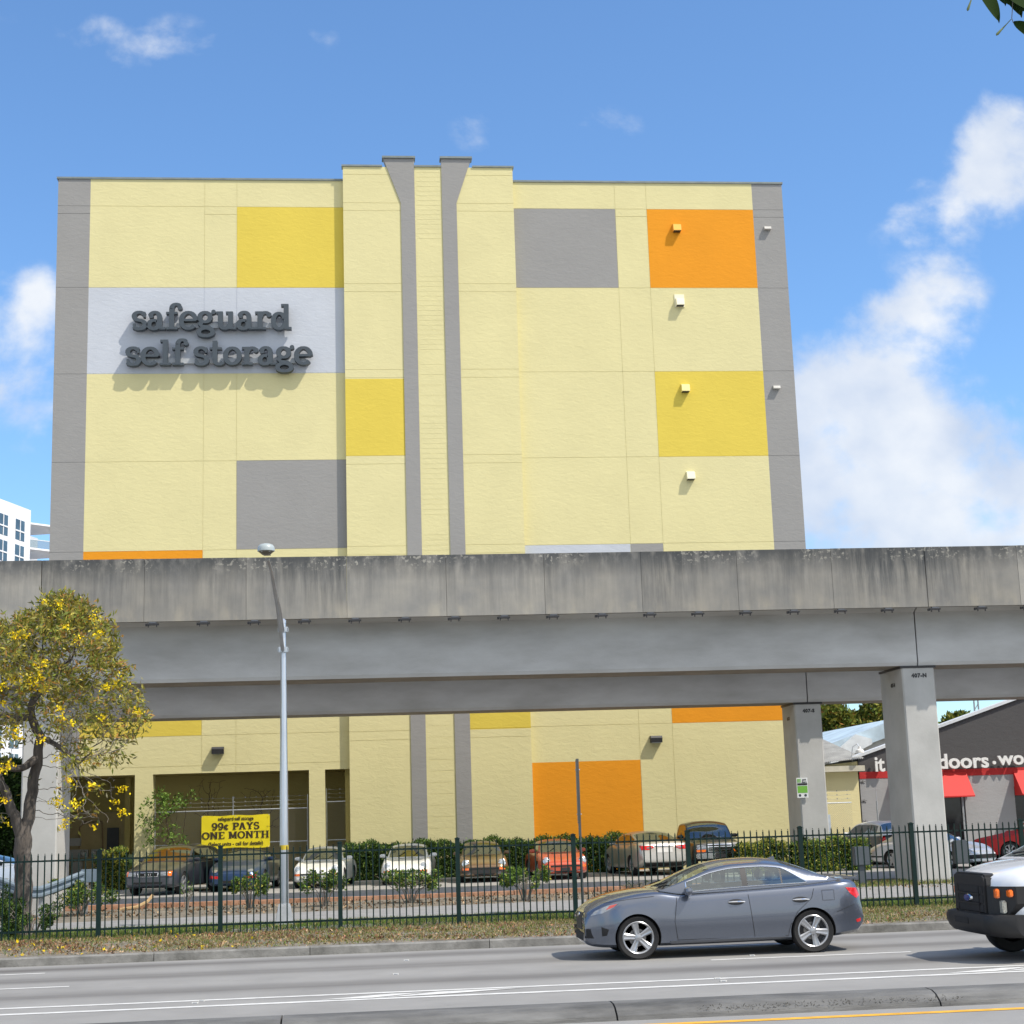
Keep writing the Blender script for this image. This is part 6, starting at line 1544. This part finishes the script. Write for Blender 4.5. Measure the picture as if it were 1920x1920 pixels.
FLW = [leafmat('blossom_yellow', (.92, .72, .015)), leafmat('blossom_gold', (.88, .58, .01))]
spots = [(72, 1292, 17), (98, 1296, 18), (112, 1282, 14), (118, 1305, 12), (45, 1300, 14), (70, 1205, 13), (55, 1208, 10), (130, 1148, 13), (92, 1135, 8), (190, 1172, 14), (205, 1205, 9), (172, 1218, 13), (120, 1262, 10), (103, 1262, 7), (25, 1252, 10), (10, 1275, 10), (235, 1290, 16), (222, 1300, 12),
         (140, 1342, 10), (148, 1358, 8), (62, 1380, 13), (68, 1392, 11), (108, 1395, 9), (42, 1445, 14), (32, 1452, 10), (52, 1440, 9), (135, 1430, 10), (158, 1470, 9), (195, 1475, 9), (236, 1480, 13), (105, 1505, 13), (137, 1507, 8), (92, 1540, 8), (120, 1550, 9), (170, 1508, 12), (222, 1505, 8), (238, 1523, 12), (192, 1552, 7), (25, 1495, 9), (42, 1503, 7), (270, 1342, 10), (215, 1355, 9), (165, 1368, 8), (40, 1330, 7), (5, 1215, 8), (150, 1100+90, 7), (-30, 1300, 15), (-60, 1240, 14), (-50, 1420, 12), (-90, 1350, 14)]
for k_, (x, y, s_) in enumerate(spots):
    p = np.array(T2(x, y, 0)); near = tp[((tp-p)[:, [0, 2]]**2).sum(1) < .16]
    dy = near[:, 1].min() if len(near) else -.3
    c_ = np.array([p[0], dy*.95, p[2]]); n = int(s_*3.2); P2 = c_+rt_.normal(size=(n, 3))*np.array([s_*.0056, .07, s_*.0044])
    leafmesh('blossom', P2, .058, .045, FLW, [.8, .2], tree, r=rt_)
rest = []
# blossoms on the far side of the crown
for i in rt_.choice(len(tp), 40, replace=False):
    if tp[i][1] > .3: rest += list(tp[i]+rt_.normal(size=(14, 3))*.06)
leafmesh('blossom', rest, .07, .06, FLW, [.8, .2], tree, r=rt_)

# generic shrubs
def shrub(name, label, x, y, w, h, n, mats, probs, leaf=.07, depth=None, stems=14, cat='shrub', base=.0, low=.25, group=None, seed=1, z0=None):
    r = np.random.default_rng(seed); zg = profz(y) if z0 is None else z0; t = thing(name, label, cat, (x, y, zg), 0, group); depth = depth or w*.6
    mb = MB(); ends = []
    for i in range(stems):
        a = r.uniform(-1, 1); b = r.uniform(-1, 1); e = np.array([a*w*.45, b*depth*.45, h*r.uniform(.6, .95)]); m_ = np.array([a*w*.15, b*depth*.15, h*.35]); s0 = np.array([a*w*.06, b*depth*.06, -.02])
        mb.tube([s0, m_, m_*.4+e*.6+r.normal(size=3)*.04, e], [.016, .012, .008, .004], 5, cap=False); ends.append(e)
        for _ in range(3): q = m_+(e-m_)*r.uniform(.2, .9); mb.tube([q, q+r.normal(size=3)*np.array([w*.14, depth*.14, h*.14])], [.006, .003], 4, cap=False)
    mb.build('stems', TWIG, t)
    P = []
    blobs = [(r.uniform(-.42, .42)*w, r.uniform(-.4, .4)*depth, h*r.uniform(low+.25, .88), r.uniform(.12, .2)) for _ in range(int(9+w*6))]
    for _ in range(n):
        bx, by, bz, br = blobs[r.integers(len(blobs))]; v = r.normal(size=3); v /= np.linalg.norm(v); P.append((bx+v[0]*br*w*.55*r.uniform(.4, 1), by+v[1]*br*w*.5, min(h, max(low*h, bz+v[2]*br*h*1.1))))
    leafmesh('foliage', P, leaf, leaf*.5, mats, probs, t, r=r); return t
SG = [leafmat('shrub_green', (.06, .12, .022)), leafmat('shrub_dark', (.028, .055, .014)), leafmat('shrub_bright', (.16, .26, .045)), leafmat('shrub_yellow', (.42, .40, .08))]
GRP = 'trimmed shrubs planted between the path and the parking kerb'
def sx(px, Y): return at(px, 1690, Y).x
for k_, (px, w, h, n, lab, Y) in enumerate([(150, 2.1, .95, 2600, 'loose green shrub in front of the left viaduct pier, right of the tree trunk', 43.5), (468, 1.15, .95, 1500, 'small bushy shrub left of the lamp post base, in front of the blue coupe', 43.8), (608, 1.4, .95, 1600, 'flat-topped shrub on bare stems just right of the lamp post', 43.5),
                                      (768, 2.0, .85, 2300, 'wide flat-topped shrub on bare stems in front of the white sports car', 43.6), (985, 1.35, .85, 2600, 'dense bright green shrub between the brown and the red sports cars', 42.6)]):
    shrub('shrub', lab, sx(px, Y), Y, w, h, n, SG[:3]+[SG[3]], [.4, .2, .3, .1] if k_ < 4 else [.3, .1, .55, .05], leaf=.085, group=GRP, seed=k_+5, low=.3 if k_ else .1, stems=12 if k_ < 4 else 18)
shrub('shrub', 'dark low hedge bush at the foot of the flowering tree trunk behind the fence', at(55, 1700, 34.6).x, 34.75, 1.35, .78, 5200, SG[:3], [.45, .3, .25], leaf=.06, seed=30, low=.02, depth=1.1, stems=10)
shrub('shrub', 'dark leafy bush cut by the left picture edge beside the tree trunk', at(-12, 1700, 36.6).x, 36.8, .9, 1.0, 2200, SG[:3], [.45, .3, .25], leaf=.06, seed=31, low=.02, depth=.9, stems=8)
shrub('shrub', 'dead twiggy shrub at the parking kerb above the grey sedan windscreen', sx(1195, 44.5), 44.6, .9, .35, 60, SG[:2], [.5, .5], seed=40, stems=22)
shrub('shrub', 'thin sapling shoots in front of the dark wagon', sx(350, 44.2), 44.2, .5, .75, 110, SG[:3], [.4, .2, .4], seed=41, stems=5, leaf=.06)
# curved plank
p = onz(300, 1690, .0); t = thing('plank', 'curved tan board leaning on the parking kerb below the dark wagon', 'debris', (p.x, 45.7, 0), R(10))
mb = MB(); mb.tube([(-.55, -.25, .03), (-.1, -.2, .08), (.2, 0, .22), (.35, .15, .40)], .05, 6); mb.xf(Matrix.Diagonal((1, 1, .9, 1))); mb.build('board', pm('board_tan', (.42, .29, .15), .9, var=.2), t)
def hedge(label, x0, x1, y0, y1, h, n, mats, probs, leaf=.07, cat='hedge', z0=.1, seed=2, name='hedge'):
    r = np.random.default_rng(seed); t = thing(name, label, cat, ((x0+x1)/2, (y0+y1)/2, z0)); w, d = (x1-x0)/2, (y1-y0)/2
    P = np.stack([r.uniform(-w, w, n), r.uniform(-d, d, n), r.uniform(0, h, n)], 1)
    k = r.random(n); P[k < .45, 1] = -d+np.abs(r.normal(size=(k < .45).sum()))*.06; P[(k > .45) & (k < .65), 2] = h-np.abs(r.normal(size=((k > .45) & (k < .65)).sum()))*.05
    P[:, 2] += (.08*np.sin(P[:, 0]*2.7+1)+.06*np.sin(P[:, 0]*7.1))*(P[:, 2]/h)+r.normal(size=n)*.045; P[:, 1] += .08*np.sin(P[:, 0]*3.9)
    P[:, 2] = np.maximum(P[:, 2], .02)
    Q = np.stack([r.uniform(-w, w, n//5), r.uniform(-d*.3, d*.8, n//5), r.uniform(0.02, h*.9, n//5)], 1)
    leafmesh('foliage', np.concatenate([P]), leaf, leaf*.5, mats, probs, t, r=r); leafmesh('inner_foliage', Q, leaf*3, leaf*1.8, [SG[1], SG[0]], [.7, .3], t, r=r)
    mb = MB(); x = -w+.2
    while x < w: mb.tube([(x, 0, 0), (x+r.normal()*.05, r.normal()*.1, h*.5), (x+r.normal()*.15, r.normal()*.15, h*.9)], [.02, .014, .005], 5, cap=False); x += .28
    mb.build('stems', TWIG, t); return t
hedge('long dark hedge against the building behind the sports cars', at(646, 1600, 58.6).x, at(1180, 1600, 58.6).x, 58.2, 59.3, 1.25, 26000, SG[:3], [.45, .35, .2], .085)
hedge('yellow-green hedge between the pickup and the farther viaduct pier', at(1385, 1600, 52).x, at(1478, 1600, 52).x, 51.9, 52.4, .98, 3800, [SG[0], SG[3], SG[2], SG[1]], [.2, .5, .25, .05], .085, seed=4)
hedge('bright green hedge between the two right viaduct piers', at(1486, 1600, 52).x, at(1628, 1600, 52).x, 51.85, 52.4, 1.0, 5200, [SG[2], SG[0], SG[1], SG[3]], [.5, .2, .05, .25], .085, seed=6)
hedge('yellow-green bush left of the dark wagon by the arcade', at(186, 1600, 58).x, at(236, 1600, 58).x, 57.6, 58.6, 1.25, 5000, [SG[3], SG[2], SG[1]], [.45, .3, .25], .11, seed=8, name='bush', cat='bush')
hedge('dark tall foliage beyond the cars at the left edge', at(-60, 1600, 75).x, at(66, 1600, 75).x, 74, 77, 5.2, 16000, SG[:2], [.4, .6], .2, seed=9, name='tree_row', cat='trees')

# small trees before the arcade
def bare_tree(label, px, py_top, Y, spread, h0, seed, leaves=0, name='small_tree', lx=0):
    r = np.random.default_rng(seed); b = at(px, 1600, Y); t = thing(name, label, 'tree', (b.x, Y, .1)); H = at(px, py_top, Y).z-.1
    A = [(r.normal()*spread*.42+lx, r.normal()*.35, r.uniform(h0, H)) for _ in range(150)]
    nd, pr = grow(A, [[(0, 0, .12*i) for i in range(int(h0/.12)+1)]], D=.12, infl=2, kill=.22, iters=60, seed=seed, wig=.35); rr, kd = radii(nd, pr, .006, 2.3, .07)
    mb = MB(); skeleton_mesh(mb, nd, pr, rr, 6); mb.build('trunk', pm('bark_dark', (.07, .05, .03), .95, var=.3), t)
    if leaves:
        tips_ = [nd[i] for i in range(len(nd)) if not kd[i]]; P = []
        for _ in range(leaves): P.append(np.array(tips_[r.integers(len(tips_))])+r.normal(size=3)*.1)
        leafmesh('foliage', P, .13, .065, [SG[2], SG[0]], [.7, .3], t, r=r)
    return t
bare_tree('bare dark sapling above the left end of the banner', 396, 1455, 60.9, .8, 1.9, 5)
bare_tree('bare dark sapling just left of the lamp post in the opening', 492, 1470, 60.9, .9, 1.8, 6)
bare_tree('small tree with bright green leaves in front of the left arcade column', 330, 1482, 59.6, 1.0, 1.4, 7, 900, lx=-.3)

# background trees at right
def bigtree(label, px0, px1, pyt, Y, n, mats, probs, seed, group=None, leaf=.32):
    r = np.random.default_rng(seed); a, b = at(px0, 1400, Y), at(px1, 1400, Y); H = at((px0+px1)/2, pyt, Y).z; cx = (a.x+b.x)/2; w = (b.x-a.x)/2
    t = thing('broadleaf_tree', label, 'tree', (cx, Y, .1), 0, group)
    blobs = [(r.uniform(-.75, .75)*w, r.uniform(-.6, .6)*w, H*r.uniform(.45, .87), r.uniform(.25, .42)*w) for _ in range(26)]
    P = []
    for _ in range(n):
        bx, by, bz, br = blobs[r.integers(len(blobs))]; v = r.normal(size=3); v /= np.linalg.norm(v); q = br*r.uniform(.7, 1.05); P.append((bx+v[0]*q, by+v[1]*q, min(H, bz+v[2]*q*.8)))
    leafmesh('crown', P, leaf, leaf*.55, mats, probs, t, r=r)
    mb = MB(); mb.tube([(0, 0, -.2), (.1, 0, H*.3), (0, .1, H*.6)], [.35, .28, .15], 10)
    for bx, by, bz, br in blobs[:10]: mb.tube([(0, 0, H*.3), (bx*.5, by*.5, (H*.35+bz)/2), (bx, by, bz)], [.14, .09, .03], 6, cap=False)
    mb.build('trunk', BARK, t, smooth=True)
BT = [leafmat('far_leaf', (.14, .19, .03)), leafmat('far_leaf_yellow', (.27, .26, .045)), leafmat('far_leaf_dark', (.06, .09, .02)), leafmat('far_leaf_rust', (.33, .17, .045))]
bigtree('yellow-green broad tree framed between the two right viaduct piers', 1520, 1665, 1300, 96, 16000, BT, [.4, .35, .2, .05], 21)
bigtree('rust-tinged tree beside the nearer pier behind the blue roof', 1610, 1720, 1330, 100, 9000, BT, [.3, .3, .15, .25], 22)
bigtree('green tree showing above the shop gable', 1735, 1835, 1318, 92, 9000, BT, [.45, .35, .2, 0], 23)
t = thing('lattice_mast', 'small lattice mast standing behind the shop gable', 'mast', (at(1832, 1340, 90).x, 90, .1)); H_ = at(1832, 1312, 90).z
mb = MB(); mb.tube([(-.2, 0, 0), (-.12, 0, H_)], .05, 5); mb.tube([(.2, 0, 0), (.12, 0, H_)], .05, 5); z_ = .3; k_ = 1
while z_ < H_-.5: mb.tube([(-.17*k_, 0, z_), (.17*k_, 0, z_+.5)], .025, 4); z_ += .5; k_ = -k_
mb.build('lattice', GALV2, t)

# leafy twig hanging close to the camera, top right, from a tree just outside the view
NL = leafmat('near_leaf', (.014, .034, .003), .95)
def T3(px, py, Y=3.0): return at(px, py, Y)
tw = thing('leafy_branch', 'dark green leaves and small pods of an overhanging branch in the top right corner', 'branch', T3(1960, -60, 3.05))
o0 = Vector(tw.location)
def leaf3(base, tip, wid, Y0=3.0, Y1=3.0, curl=.004):
    a, b = T3(*base, Y0)-o0, T3(*tip, Y1)-o0; d = b-a; n = 12; up_ = Vector((0, -1, .3)).normalized(); s_ = d.cross(up_).normalized(); mb = MB(); vs = []
    for i in range(n+1):
        u = i/n; wv = wid*(math.sin(pi*min(1, u*1.02))**.62)*(1-.25*u) if u < .999 else 0
        c_ = a+d*u+up_*curl*math.sin(pi*u)*2
        vs += [c_-s_*wv+up_*curl, c_, c_+s_*wv+up_*curl]
    mb.add(vs, [(i*3+j, i*3+j+1, (i+1)*3+j+1, (i+1)*3+j) for i in range(n) for j in range(2)]); return mb.build('leaf', NL, tw, smooth=True)
k3 = 3/FPX
leaf3((1833, -25), (1873, 44), 19*k3); leaf3((1900, 42), (1950, 86), 21*k3, 3.0, 2.98); leaf3((1850, -30), (1940, 30), 36*k3, 3.06, 3.0); leaf3((1890, -12), (1965, 34), 32*k3, 3.02, 2.96); leaf3((1860, -60), (1965, -20), 30*k3); leaf3((1930, -50), (1990, 60), 26*k3, 3.1, 3.1); leaf3((1868, -40), (1915, 34), 24*k3, 3.04, 3.03); leaf3((1846, -45), (1885, 12), 22*k3, 3.04, 3.03)
mb = MB(); mb.tube([T3(1990, -90, 3.1)-o0, T3(1950, -50, 3.05)-o0, T3(1900, -25, 3.02)-o0, T3(1840, -25, 3)-o0], [.006, .004, .003, .002], 8); mb.tube([T3(1900, -25, 3.02)-o0, T3(1898, 20, 3)-o0, T3(1897, 34, 3)-o0, T3(1900, 43, 3)-o0], .0009, 6)
mb.build('twig', TWIG, tw)
for (a, b) in (((1896, 36), (1868, 66)), ((1826, -15), (1814, 20))):
    A, B = T3(*a)-o0, T3(*b)-o0; mb = MB(); mb.tube([A, A+(B-A)*.35, A+(B-A)*.7, A+(B-A)*.93, B], [.0008, .0011, .0022, .003, .0012], 8); mb.build('pod', leafmat('pod', (.20, .24, .10)), tw, smooth=True)
